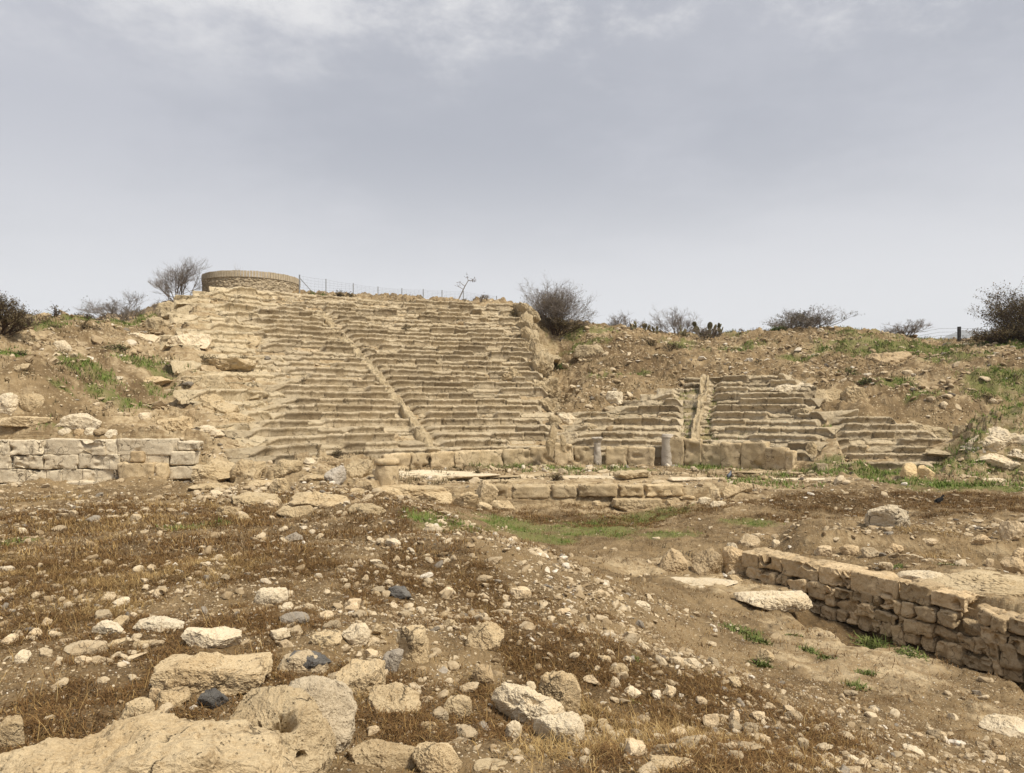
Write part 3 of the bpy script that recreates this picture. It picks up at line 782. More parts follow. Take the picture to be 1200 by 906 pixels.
# ------------------------------------------------------------------ squared wall on the left
ash = thing('ashlar_wall', 'whitish three-course wall of squared blocks below the grassy bank on the left', 'wall', (-12, 24.1, -.8))
ao = ash.location
def wall_px(px0, px1, py0, py1, y, seed, mat='ashlar', parent=None, org=None, depth=.55, **kw):
    x0, x1 = (px0 - 600) / F * y, (px1 - 600) / F * y; z1, z0 = CZ - (py0 - HOR) / F * y, CZ - (py1 - HOR) / F * y
    return wall_block(parent or ash, org or ao, (x0 + x1) / 2, y + depth / 2, z0, (x1 - x0 - .012, depth, z1 - z0 - .008), 0, seed, mat, **kw)
Yw = 23.95
lay = [([-60, -22, 10, 50, 123, 137, 202, 0], 515, 533), ([-60, -30, 12, 50, 91, 140, 198, 0], 533, 550), ([-60, -15, 30, 54, 72, 97, 134, 137], 550, 566)]
sd = 600
for xs, y0, y1 in lay:
    xs = [v for v in xs if v != 0]
    for a, c in zip(xs[:-1], xs[1:]):
        wall_px(a, c, y0 + rs.uniform(-1, .6), y1 + .3, Yw + rs.uniform(-.03, .03), sd, rad=.02, rough=.03, chips=.22, n=20); sd += 1
wall_px(-60, 200, 565, 575, Yw - .12, sd, rad=.08, rough=.06, chips=.2, n=20, depth=.7, label='broken footing course of the wall'); sd += 1
for a, c, y0, y1 in [(199, 228, 529, 545.5), (197, 228, 545.5, 562), (207, 232, 517, 528)]:
    wall_px(a, c, y0, y1, Yw - .02, sd, rad=.05, rough=.04, chips=.15, n=14); sd += 1
wall_px(137, 180, 542, 563, Yw - .26, sd, 'block', rad=.05, rough=.06, chips=.25, n=14, label='long honey-coloured pitted block set in the wall'); sd += 1
wall_px(180, 195, 543, 562, Yw - .20, sd, 'block', rad=.12, rough=.08, chips=.2, n=12); sd += 1
wall_px(150, 167, 528, 542, Yw - .2, sd, 'rubble', rad=.09, rough=.05, chips=.1, n=12, label='small upright brown stone on the wall face'); sd += 1

# ------------------------------------------------------------------ kerb of long blocks along the edge of the stage
stage = thing('stage_kerb', 'row of long squared blocks edging the stage floor in front of the columns', 'kerb', (1.5, 22.9, -1.2))
go = stage.location
for j, (a, c, y0, y1, yy) in enumerate([(566, 596, 569, 584, 22.9), (600, 645, 569, 584, 22.9), (647, 676, 569, 583.5, 22.85), (678, 724, 568, 583, 22.8), (727, 755, 569, 582, 22.85), (757, 801, 568, 582, 22.85)]):
    wall_px(a, c, y0, y1, yy, 700 + j, 'block', stage, go, depth=.6, rad=.05, rough=.045, chips=.16, n=14)

# ------------------------------------------------------------------ stone walling of the trench on the right
rw = thing('rubble_wall', 'low dry stone wall of brown rubble with big capping blocks beside the trench', 'wall', (6.0, 12.0, -1.9))
ro = Vector(rw.location)
Lw = [np.hypot(*(b_ - a_)) for a_, b_ in zip(WL[:-1], WL[1:])]
def wl_pos(s):
    for a_, b_, L in zip(WL[:-1], WL[1:], Lw):
        if s <= L: return a_ + (b_ - a_) * s / L, math.atan2((b_ - a_)[1], (b_ - a_)[0])
        s -= L
    return WL[-1], math.atan2((WL[-1] - WL[-2])[1], (WL[-1] - WL[-2])[0])
def top_of_wall(s): return float(np.interp(s, [0, 1.2, 2.8, 4.0, 4.6, 6.0, 8.0, 11], [-1.10, -1.08, -1.05, -1.06, -1.20, -1.22, -1.26, -1.3]))
rr = np.random.default_rng(8)
# coping
s = .05; j = 0
cop = [(.45, .30), (.55, .27), (.80, .30), (.62, .31), (.85, .33), (.5, .28), (.55, .24)]
for L, hh in cop:
    p, a = wl_pos(s + L / 2); V, Fc = block_verts(800 + j, (L - .03, .52, hh), 36, .025, .04, .26)
    obj('coping_block', mesh_np('coping_block', V, Fc, M['rubble'], smooth=False), rw, Vector((p[0] + .12 * math.sin(-a), p[1] + .1, top_of_wall(s + L / 2) - hh / 2 + rr.uniform(-.02, .02))) - ro, (rr.uniform(-.05, .05), rr.uniform(-.04, .04), a))
    s += L; j += 1
s_cap = s
# face stones, packed in rough courses
def face_stone(s, z, w_, h_, seed):
    p, a = wl_pos(s); nx, ny = math.sin(a), -math.cos(a)     # towards the viewer's side
    V, Fc = block_verts(seed, (w_ * 1.0, .42, h_ * .98), 14, min(w_, h_) * .16, .035, .16) if seed % 5 else rock_verts(seed, (w_ * 1.2, .42, h_ * 1.25), 5, 12, .74, .05, .035, .6)
    k = rr.uniform(-.2, .2); V = np.c_[V[:, 0] * math.cos(k) - V[:, 2] * math.sin(k), V[:, 1], V[:, 0] * math.sin(k) + V[:, 2] * math.cos(k)]
    ins = rr.uniform(-.03, .05)
    obj('stone', mesh_np('stone', V, Fc, M['rubble'], smooth=False), rw, Vector((p[0] - nx * (.02 + ins), p[1] - ny * (.02 + ins), z)) - ro, (0, 0, a))
cnt = 0
z_lo = lambda s: -1.80 - .06 * s
for course in range(7):
    s = .1 + rr.uniform(0, .2)
    while s < 8.2 and cnt < 92:
        w_ = rr.choice([.13, .2, .28, .36, .42], p=[.22, .24, .24, .2, .1])
        zt = top_of_wall(s) - (.30 if s < s_cap else .02); zb = z_lo(s)
        nC = max(2, round((zt - zb) / .21)); 
        if course < nC:
            hC = (zt - zb) / nC; big = rr.random() < .25 and course < nC - 1
            face_stone(s + w_ / 2, zb + hC * (course + .5) + rr.uniform(-.03, .03), w_, hC * (1.5 if big else 1), 900 + cnt); cnt += 1
        s += w_
# earth and small stones between and behind the face stones
ns = 260; S_ = np.linspace(0, 9.4, ns); prof = [(-.06, -2.5), (-.07, -1.9), (-.07, -1.5), (-.07, -1.25), (-.12, 0), (-.5, 0), (-.9, -.05), (-1.6, -.3)]
V = np.zeros((ns, 30, 3)); U = np.linspace(0, len(prof) - 1, 30)
for i_, s in enumerate(S_):
    p, a = wl_pos(s); nx, ny = math.sin(a), -math.cos(a); zt = top_of_wall(s) - (.22 if s < s_cap else .06)
    pr = [(q[0], q[1] if q[1] < -1 else zt + q[1]) for q in prof]
    d_ = np.interp(U, range(len(pr)), [q[0] for q in pr]); z_ = np.interp(U, range(len(pr)), [q[1] for q in pr])
    V[i_] = np.stack([p[0] + nx * d_, p[1] + ny * d_, z_], -1)
f1, f2, _ = worley(V * 7, 4)
V = V + (np.clip(.5 - f1, 0, 1) * .10 + fbm(V * 2.2, 4, 3) * .05)[..., None] * np.array([-.55, -.5, .6])
V[..., :] -= np.array(ro)
obj('core', mesh_np('core', V.reshape(-1, 3), grid_faces(ns, 30), M['rubble']), rw)

# ------------------------------------------------------------------ columns
def lathe(pr, n=40, seed=0, rough=.012, flutes=0, fd=.02, chip=.0):
    a = np.linspace(0, 2 * math.pi, n, endpoint=False)
    # refine the profile
    P = []
    for (r0, z0), (r1, z1) in zip(pr[:-1], pr[1:]):
        m = max(1, int(math.hypot(r1 - r0, z1 - z0) / .035))
        P += [(r0 + (r1 - r0) * t / m, z0 + (z1 - z0) * t / m) for t in range(m)]
    P.append(pr[-1]); P = np.array(P)
    r = P[:, 0][None, :] * np.ones(n)[:, None]
    V = np.stack([r * np.cos(a)[:, None], r * np.sin(a)[:, None], np.broadcast_to(P[:, 1], r.shape)], -1)
    d = fbm(V * 5 + seed, 4, seed) * rough - np.maximum(0, fbm(V * 3.1 + seed * 2, 3, seed + 5) - .2) * chip
    V[..., 0] += np.cos(a)[:, None] * d; V[..., 1] += np.sin(a)[:, None] * d; V[..., 2] += d * .6
    return V.reshape(-1, 3), grid_faces(n, len(P), True)
def at_base(px, py, D=None):
    g = G(px, py) if D is None else Vector(((px - 600) / F * D, D, 0))
    return Vector((g.x, g.y, float(ground_z(g.x, g.y)[0])))
c1 = at_base(782, 545); c1.z -= .05
hpx = lambda n, D: n / F * D
h1 = hpx(37, c1.y)
col1 = thing('column_stump', 'tall smooth grey-white column stump, the right-hand and taller of the pair', 'column', c1, (0, .012, 0))
V, Fc = lathe([(0, 0), (.262, 0), (.262, .03), (.255, h1 * .5), (.25, h1 - .13)], 40, 3, .012, chip=.05)
obj('shaft', mesh_np('shaft', V, Fc, M['column']), col1)
V, Fc = lathe([(.20, h1 - .14), (.262, h1 - .11), (.27, h1 - .085), (.262, h1 - .06), (.255, h1 - .03), (.25, h1 + .03), (.23, h1 + .05), (0, h1 + .055)], 40, 4, .01, chip=.04)
obj('collar', mesh_np('collar', V, Fc, M['column']), col1)
c2 = at_base(700.5, 545.5); c2.z -= .05; h2 = hpx(33, c2.y)
col2 = thing('column_stump', 'thin chipped column stump with a flared broken top, left of the taller stump', 'column', c2, (0, -.02, .4))
V, Fc = lathe([(0, 0), (.16, 0), (.165, h2 * .3), (.15, h2 * .6), (.155, h2 - .22)], 32, 8, .03, chip=.10)
obj('shaft', mesh_np('shaft', V, Fc, M['column']), col2)
V, Fc = lathe([(.12, h2 - .25), (.16, h2 - .2), (.19, h2 - .10), (.245, h2 - .04), (.25, h2 + .01), (.2, h2 + .03), (0, h2 + .035)], 32, 9, .03, chip=.14)
obj('capital', mesh_np('capital', V, Fc, M['column']), col2)
c3 = at_base(453, 566); c3.z -= .1; h3 = hpx(33, c3.y)
col3 = thing('column_drum', 'broad squat honey-coloured column drum at the left end of the slab wall', 'column', c3, (.02, .02, .2))
V, Fc = lathe([(0, 0), (.36, 0), (.37, h3 * .5), (.36, h3 - .2)], 44, 12, .03, chip=.08)
obj('shaft', mesh_np('shaft', V, Fc, M['block']), col3)
V, Fc = lathe([(.30, h3 - .21), (.37, h3 - .17), (.39, h3 - .1), (.36, h3 - .03), (.2, h3), (0, h3 + .01)], 44, 13, .03, chip=.12)
obj('capital', mesh_np('capital', V, Fc, M['boulder']), col3)

# ------------------------------------------------------------------ round viewing terrace on the hilltop
pc = Vector((-18.7, 54.0, 0)); pr_ = 3.25
zt_ = CZ - (325 - HOR) / F * (pc.y - pr_ * .2); zb_ = CZ - (350 - HOR) / F * (pc.y - pr_)
ter = thing('round_terrace', 'round stone viewing terrace with a pale timber rim on the hilltop', 'terrace', (pc.x, pc.y, zb_))
n = 420; a = np.linspace(0, 2 * math.pi, n, endpoint=False); hW = zt_ - zb_ - .42
zz = np.linspace(-1.2, hW, 70)
V = np.stack([np.cos(a)[:, None] * pr_ * np.ones(70), np.sin(a)[:, None] * pr_ * np.ones(70), np.broadcast_to(zz, (n, 70))], -1)
f1, f2, cid = worley(V * np.array([3.6, 3.6, 7.0]), 12)
d = sstep(.02, .22, f2 - f1) * .07 + (cid - .5) * .05 + fbm(V * 6, 3, 3) * .02
V[..., 0] *= 1 + d / pr_; V[..., 1] *= 1 + d / pr_
me = mesh_np('drum_wall', V.reshape(-1, 3), grid_faces(n, 70, True), M['terrace']); obj('drum_wall', me, ter)
bg_ = Bag()
N_ = 108
for i in range(N_):
    t = 2 * math.pi * (i + .5) / N_
    hv = .02 * math.sin(i * 7.3) * math.sin(i * 2.1); bg_.box((math.cos(t) * (pr_ + .08), math.sin(t) * (pr_ + .08), hW + .21 + hv / 2), (.06, 2 * math.pi * pr_ / N_ - .016 - .006 * (i % 3), .42 + hv), rz=t)
bg_.build('timber_rim', M['timber'], ter, smooth=False)
f_ = np.linspace(0, 2 * math.pi, 64, endpoint=False)
V = np.c_[np.cos(f_) * (pr_ + .03), np.sin(f_) * (pr_ + .03), np.full(64, hW + .02)]
obj('deck', mesh_np('deck', np.vstack([V, [[0, 0, hW + .02]]]), np.stack([np.arange(64), (np.arange(64) + 1) % 64, np.full(64, 64)], -1), M['timber']), ter)

# ------------------------------------------------------------------ wire fence along the hilltop
fp = [(351, 322, 350), (382, 327, 351), (414, 332, 352), (443, 336, 353), (471, 342, 354), (496, 344, 354), (518, 340, 354), (543, 341, 355), (582, 348, 357)]
fen = thing('wire_fence', 'thin wire mesh fence on slim steel posts along the skyline above the seats', 'fence', (-10, 51.5, 9))
fo2 = Vector(fen.location); tops_, bots_ = [], []
for px, y0, y1 in fp:
    D = 52.0 if px > 360 else 51.4
    x = (px - 600) / F * D; zt = CZ - (y0 - HOR) / F * D; zg = float(ground_z(x, D)[0]) - .1
    zt = max(zt, zg + .7)
    bb = Bag(); bb.tube([(x, D, zg), (x, D, zt)], .032 if px > 360 else .045, 6); bb.v = [v - np.array(fo2) for v in bb.v]
    bb.build('post', M['steel'], fen); tops_.append(np.array((x, D, zt - .06))); bots_.append(np.array((x, D, zg + .15)))
bb = Bag(); bb.tube([tops_[0] - np.array([0, 0, .15]), bots_[0] + np.array([.95, 0, .0])], .03, 6); bb.v = [v - np.array(fo2) for v in bb.v]
bb.build('brace', M['steel'], fen)
bb = Bag()
for (t0, t1), (b0_, b1_) in zip(zip(tops_[:-1], tops_[1:]), zip(bots_[:-1], bots_[1:])):
    for q in np.linspace(0, 1, 7):
        A_, B_ = t0 * q + b0_ * (1 - q), t1 * q + b1_ * (1 - q)
        bb.tube([A_, (A_ + B_) / 2 - np.array([0, 0, .03]), B_], .0045, 3)
    L = np.linalg.norm(t1 - t0)
    for q in np.linspace(0, 1, max(3, int(L / .22))):
        bb.tube([t0 + (t1 - t0) * q, b0_ + (b1_ - b0_) * q], .0035, 3)
bb.v = [v - np.array(fo2) for v in bb.v]
bb.build('wire_mesh', M['steel'], fen)

# rail fence and concrete footing at the right end of the ridge
x = lambda px, D: (px - 600) / F * D
Dr = 48.5
zr = CZ - (402 - HOR) / F * Dr
rf = thing('rail_fence', 'short black post with thin rails on the ridge by the right-hand bush', 'fence', (x(1124, Dr), Dr, zr))
bb = Bag(); bb.box((0, 0, .5), (.16, .16, 1.1)); bb.build('post', M['post'], rf, smooth=False)
for q in (.95, .72, .5, .3):
    for sgn, Lh in ((1, 2.0), (-1, 2.4)):
        bb = Bag(); bb.tube([(0, 0, q), (sgn * Lh / 2, .1, q - .01), (sgn * Lh, .3, q - (.03 if sgn > 0 else .22))], .008, 4); bb.build('rail', M['steel'], rf)
V, Fc = block_verts(77, (3.2, .5, 1.0), 14, .1, .06, .15)
fb = obj('foundation_block', mesh_np('foundation_block', V, Fc, M['white']), None, (x(1131, Dr) + .2, Dr + .5, zr - .42))
tag(fb, 'pale masonry block under the black rail post on the ridge', 'block')

# ------------------------------------------------------------------ boulders and named stones
LAND = []          # (short name, bearing, elevation): what the loose stones are described by
def rock(px, py, w, h, seed, label, mat='boulder', depth=.75, sink=.2, sub=5, name='boulder', group=None, rz=None, tilt=(0, 0), land=None, box=.35, planes=9, cut=.74, rough=.08, fine=.038, D=None, zoff=0.0, hook=None, cat='boulder'):
    g = G(px, py) if D is None else Vector(((px - 600) / F * D, D, 0))
    x, y = g.x, g.y; zg = float(ground_z(x, y)[0]) + zoff
    sx = w / F * y; hz = h / F * y
    sy = sx * depth
    el = (CZ - zg) / y
    sz = max(hz * .45, (hz - .55 * sy * max(0, el)) * (1 + sink))
    V, Fc = rock_verts(seed, (sx * 1.12, sy * 1.1, sz * 1.15), sub, planes, cut, rough, fine, box)
    r = np.random.default_rng(seed + 999)
    a = (r.uniform(-.25, .25) if rz is None else rz)
    if hook: V = hook(V, sx, sy, sz)
    V, L_ = fit(V, (x, y + sy * .42, zg + sz * (.5 - sink)), tilt, a, px, py - h, w)
    o = obj(name, mesh_np(name, V, Fc, M[mat], smooth=False), None, L_)
    tag(o, label, cat, group)
    if land: LAND.append((land, px, py - h * .4))
    return o

def fit(V, loc, tilt, a, px, ptop, w):
    """bring a stone to its real width and height: scale about its buried base"""
    from mathutils import Euler
    Rm = np.array(Euler((tilt[0], tilt[1], a)).to_matrix()); V = V @ Rm.T
    loc = np.array(loc, float); base = V[:, 2].min()
    stp = max(1, len(V) // 700); W_ = V[::stp].copy()
    kxy, kz = 1.0, 1.0
    for _ in range(4):
        P = W_ * np.array([kxy, kxy, 1]); P[:, 2] = base + (W_[:, 2] - base) * kz; cz = P[:, 2].copy(); P = P + loc
        zg = ground_z(P[:, 0], P[:, 1]); up = P[:, 2] > zg - .01
        if up.sum() < 8: up[:] = True
        b = 600 + F * P[:, 0] / P[:, 1]; e = HOR + F * (CZ - P[:, 2]) / P[:, 1]
        kxy *= np.clip(w / max(1e-3, np.ptp(b[up])), .6, 1.6)
        loc[0] += (px - (b[up].max() + b[up].min()) / 2) / F * loc[1]
        i = np.argmin(np.where(up, e, 1e9)); ht = (e[i] - ptop) / F * P[i, 1]
        cur = cz[i] - base; kz *= np.clip((cur + ht) / max(cur, 1e-3), .5, 2.0)
    V = V * np.array([kxy, kxy, 1]); V[:, 2] = base + (V[:, 2] - base) * kz
    return V, loc
def pits(spots):
    """weathered hollows: (direction, radius, depth) on the stone's surface, in shares of its size"""
    def f(V, sx, sy, sz):
        s = np.array([sx, sy, sz])
        U = V / s * 2
        Ln = np.linalg.norm(U, axis=1)[:, None]; D_ = U / Ln
        for dv, rad, dep in spots:
            dv = np.array(dv, float); dv /= np.linalg.norm(dv)
            wob = fbm(D_ * 5 + dv * 3, 3, 91) * .5
            a = np.arccos(np.clip(D_ @ dv, -1, 1)) / rad * (1 + .7 * wob)
            V = V - V * (np.exp(-a ** 6) * dep)[:, None]
        return V
    return f

M['boulder_grey'] = stone_mat('grey_limestone', (.50, .42, .30, 1), (.40, .33, .23, 1), (.27, .215, .145, 1), 2.6, .5, .55, .06, .7, .018)
# the stones at the photographer's feet
def big(px, ptop, w, D, dsy, hz, seed, label, land, mat='boulder', hook=None, rz=0.0, tilt=(0, 0), box=.3, planes=10, cut=.76, rough=.08, fine=.032, sink=.25):
    x = (px - 600) / F * D; ztop = CZ - (ptop - HOR) / F * (D + dsy * .1)
    zg = float(ground_z(x, D)[0]); sx = w / F * D
    sz = (ztop - zg) / (1 - sink) * 1.0
    V, Fc = rock_verts(seed, (sx * 1.1, dsy * 1.1, sz * 1.12), 6, planes, cut, rough, fine, box)
    if hook: V = hook(V, sx, dsy, sz)
    V, L_ = fit(V, (x, D, zg + sz * (.5 - sink)), tilt, rz, px, ptop, w)
    o = obj('boulder', mesh_np('boulder', V, Fc, M[mat], smooth=False), None, L_)
    tag(o, label, 'boulder'); LAND.append((land, px, ptop + 25)); return o
big(112, 837, 470, 2.72, .80, .5, 21, 'largest boulder, a long smooth honey-coloured slab in the bottom left corner', 'big corner boulder', box=.45, rz=-.06, cut=.82, rough=.07)
big(322, 804, 142, 3.45, .60, .5, 22, 'cream boulder full of holes leaning against the grey one', 'porous boulder', mat='boulder', rz=0.0, box=.2,
    hook=pits([((-.50, -.50, .70), .13, .6), ((-.36, -.50, .76), .10, .6), ((-.62, -.5, .55), .07, .5), ((-.40, -.42, .82), .07, .45), ((.30, -.50, .80), .15, .66), ((.42, -.52, .72), .11, .6), ((.14, -.55, .78), .09, .5), ((.02, -.62, .72), .05, .4), ((-.08, -.62, .72), .05, .4), ((.16, -.35, .92), .05, .35), ((.25, -.92, .12), .13, .55), ((.36, -.92, .0), .09, .5), ((.62, -.70, .2), .07, .4)]))
big(374, 792, 88, 3.80, .50, .45, 23, 'grey-topped rounded boulder with white patches behind the porous one', 'grey-topped boulder', mat='boulder_grey', rz=.3, box=.1, planes=5, cut=.88)
rock(248, 814, 142, 50, 24, 'long flat-topped block lying behind the big corner boulder', 'boulder', .52, .15, 6, land='flat-topped block', box=.72, cut=.92, rz=.10, rough=.06)
rock(362, 786, 52, 24, 25, 'blue-black stone lying on a pale slab', 'dark', .7, .25, land='blue-black stone', planes=12, cut=.66)
rock(355, 792, 62, 30, 26, 'pale slab under the blue-black stone', 'stone', .6, .45, D=4.65)
rock(250, 832, 38, 26, 27, 'charcoal grey stone tucked between the flat-topped block and the porous boulder', 'dark', .8, .25, land='charcoal stone')
rock(204, 828, 42, 24, 28, 'pale lumpy stone at the left foot of the flat-topped block', 'boulder', .8, .3)
rock(183, 822, 18, 18, 281, 'brown knob of stone touching the end of the flat-topped block', 'rubble', .8, .3)
rock(160, 845, 44, 28, 282, 'low tan stone half buried behind the big corner boulder', 'boulder', .8, .5)
rock(248, 758, 72, 24, 29, 'long pale grey slab in dry weeds beyond the flat-topped block', 'white', .5, .3, land='long pale slab', box=.6)
rock(186, 742, 60, 20, 30, 'flat grey-white slab left of the long pale slab', 'ashlar', .6, .45, land='flat grey-white slab')
rock(126, 750, 38, 24, 31, 'broad wedge-shaped pale stone in the dry weeds on the left', 'ashlar', .7, .35, land='wedge-shaped stone')
rock(100, 768, 52, 18, 32, 'thin tan slab in front of the wedge-shaped stone', 'stone', .5, .4, land='thin tan slab')
rock(27, 778, 20, 17, 33, 'small smooth pale stone in straw near the left edge', 'white', .8, .25, land='smooth stone in straw')
rock(12, 872, 34, 34, 331, 'tan stone at the left edge behind the big corner boulder', 'boulder', .8, .35)
rock(382, 755, 38, 17, 34, 'low oval stone right of the long pale slab', 'boulder', .8, .3, land='low oval stone')
rock(416, 752, 36, 22, 35, 'bright white chunky stone beyond the blue-black stone', 'white', .8, .25, land='bright white stone')
rock(345, 733, 36, 16, 36, 'bluish grey flake in the weeds beyond the long pale slab', 'grey', .6, .3, land='bluish flake')
rock(318, 706, 40, 18, 37, 'pale flat stone alone in brown weeds in the left middle ground', 'white', .7, .35, land='lone flat stone')
rock(484, 768, 38, 36, 38, 'rounded cream stone standing out of the mound', 'boulder', .85, .25, land='rounded cream stone')
rock(460, 780, 25, 20, 39, 'round grey stone beside the rounded cream stone', 'grey', .85, .25, land='round grey stone')
rock(467, 702, 30, 16, 40, 'dark slate-blue stone on the crest of the mound', 'dark', .8, .3, land='slate-blue stone')
rock(422, 812, 60, 40, 41, 'cracked tan outcrop under straw right of the grey-topped boulder', 'boulder', .8, .5, land='cracked tan outcrop')
rock(462, 832, 62, 32, 42, 'sloping tan wedge half buried right of the porous boulder', 'boulder', .7, .45, land='sloping tan wedge', tilt=(0, .2))
rock(536, 838, 34, 24, 43, 'low rounded buff stone in dark weeds near the foreground centre', 'boulder', .8, .4, land='low buff stone')
rock(568, 762, 46, 34, 44, 'tilted buff slab on the upper mound', 'boulder', .7, .4, land='tilted buff slab', tilt=(0, .35))
rock(566, 796, 26, 18, 441, 'brownish stone with a shadowed underside left of the brown wedge', 'rubble', .8, .3)
rock(620, 846, 84, 46, 45, 'whitest boulder, long and hollowed, lying down the slope', 'white', .45, .3, 6, land='long white boulder', rz=-.55, tilt=(0, .25), hook=pits([((.1, -.6, .75), .20, .22), ((.35, -.5, .75), .14, .22), ((-.3, -.8, .3), .2, .2)]), box=.3)
rock(655, 868, 60, 34, 452, 'pale lower lobe of rock just below the long white boulder', 'white', .6, .4, land='lower white lobe', rz=-.4)
rock(656, 838, 50, 52, 46, 'brown pointed boulder behind the long white boulder', 'boulder', .7, .25, 6, land='brown pointed boulder', planes=7, cut=.62)
rock(602, 864, 20, 20, 461, 'squarish cream stone below the long white boulder', 'white', .8, .25)
rock(590, 832, 11, 16, 462, 'small upright stone against the left end of the long white boulder', 'boulder', .8, .2)
rock(622, 812, 12, 14, 463, 'bright pebble-like stone between the white boulder and the brown pointed one', 'white', .8, .25)
rock(512, 905, 58, 36, 47, 'twin-lobed smooth boulder cut by the bottom edge', 'boulder', .8, .3, 6, land='twin-lobed boulder', box=.2)
rock(450, 896, 86, 30, 48, 'bare tan ledge beside the porous boulder at the bottom', 'boulder', .6, .5, land='bare tan ledge')
rock(575, 904, 40, 16, 49, 'low brown stone on the bottom edge right of the twin-lobed boulder', 'boulder', .8, .4)
rock(897, 780, 22, 20, 50, 'ochre stone with a green herb at its side on the low ground', 'boulder', .7, .25, land='ochre stone', tilt=(0, .3))
rock(610, 700, 27, 13, 51, 'flat buff flake on the crest of the mound', 'stone', .8, .3, land='flat buff flake')
rock(788, 903, 52, 18, 52, 'long buff stone on the bottom edge right of centre', 'boulder', .7, .4, land='long buff stone')
for i, (px, py, w_, h_, l_) in enumerate([(862, 893, 20, 14, 'blunt pale stone near the bottom right of centre'), (833, 850, 20, 14, 'whitish stone in brown weeds left of the pair'), (860, 846, 14, 14, 'upright oval stone, left one of a pair'), (888, 846, 18, 13, 'slanted flat stone, right one of a pair'), (784, 816, 17, 13, 'round tan stone among white chips'),
                                    (930, 846, 22, 14, 'cream stone at the edge of the bare dirt'), (966, 882, 20, 12, 'smooth tan cobble in weeds low on the right'), (941, 874, 15, 10, 'pale stone with a green sprout'), (880, 858, 18, 12, 'grey-tan flat stone in front of the pair'), (903, 834, 13, 11, 'small ochre stone above the pair'), (822, 826, 14, 10, 'grey knob above the whitish stone')]):
    rock(px, py, w_, h_, 530 + i, l_, 'stone', .8, .25, 4, land=['blunt pale stone', 'whitish stone', 0, 0, 0, 'cream stone by bare dirt', 'smooth tan cobble'][i] if i in (0, 1, 5, 6) else None)

# middle ground
rock(1040, 619, 54, 26, 60, 'lone squarish pale boulder on the brown flat beyond the rubble wall', 'ashlar', .7, .2, 6, land='lone pale boulder', box=.55, tilt=(0, .06))
rock(1065, 562, 21, 20, 61, 'honey-coloured upright stone, left of the two leaning together', 'honey', .7, .12, land='leaning pair', box=.5, planes=7, rough=.05)
rock(1085, 562, 22, 17, 62, 'honey-coloured sloping stone, right of the two leaning together', 'honey', .7, .12, tilt=(0, .45), box=.5, planes=7, rough=.05)
rock(746, 598, 60, 15, 63, 'long squared block lying below the stage kerb', 'block', .45, .2, 5, land='fallen squared block', box=.8, cut=1.0, rough=.05)
rock(482, 602, 92, 34, 64, 'massive flat-topped grey slab at the left end of the stage kerb', 'boulder', .5, .15, 6, land='massive flat slab', box=.75, cut=.95, rough=.07, rz=.05, D=22.3)
rock(505, 602, 50, 26, 641, 'rounded pale block against the front of the massive flat slab', 'boulder', .6, .2, D=21.9)
rock(546, 601, 31, 25, 65, 'tilted six-sided pale block in front of the stage kerb', 'boulder', .6, .15, land='six-sided block', planes=6, cut=.6, tilt=(.3, .2), D=21.9)
rock(570, 586, 27, 24, 66, 'sharp-edged block standing on its corner at the kerb', 'block', .7, .05, land='block on its corner', box=.8, cut=1.0, tilt=(.25, .42), rz=.6, D=22.35)
rock(590, 600, 30, 14, 67, 'pitted low block under the left end of the stage kerb', 'block', .6, .25, D=22.2)
rock(568, 600, 18, 12, 671, 'small tilted block right of the six-sided one', 'block', .6, .2, tilt=(0, .4), D=22.0)
rock(562, 602, 8, 6, 672, 'little white stone in front of the six-sided block', 'white', .8, .2, D=21.6)
rock(455, 595, 40, 24, 68, 'slanting rock at the left foot of the massive flat slab', 'boulder', .6, .3, tilt=(0, .3), D=21.6)
rock(508, 622, 22, 9, 69, 'long white stone at the top of the mound slope', 'white', .5, .2, land='long white stone')
rock(393, 565, 26, 20, 70, 'bluish white triangular stone standing left of the squat drum', 'column', .6, .1, land='bluish white stone', planes=7, cut=.58, tilt=(0, .25))
rock(328, 580, 24, 20, 71, 'squared block on the bank below the seats', 'block', .7, .15, land='squared bank block', box=.75, cut=.98)
rock(419, 582, 17, 10, 711, 'small squared stone between the bank block and the squat drum', 'block', .7, .15, box=.7)
rock(434, 577, 17, 15, 712, 'stubby pale stone at the foot of the squat drum', 'boulder', .8, .15)
rock(790, 668, 34, 26, 72, 'leftmost of three brown boulders before the rubble wall', 'rubble', .8, .25, land='three brown boulders')
rock(829, 672, 38, 30, 73, 'middle and largest of three brown boulders before the rubble wall', 'rubble', .8, .25)
rock(862, 672, 32, 32, 74, 'right-hand brown boulder touching the end of the rubble wall', 'rubble', .8, .2)
rock(878, 640, 26, 15, 75, 'pale jagged stone just beyond the end of the rubble wall', 'stone', .8, .25, land='pale jagged stone')
rock(909, 641, 10, 9, 76, 'small bright white stone on the bank behind the rubble wall', 'white', .8, .2)
rock(858, 647, 13, 11, 761, 'whitish cobble above the right-hand brown boulder', 'white', .8, .2)
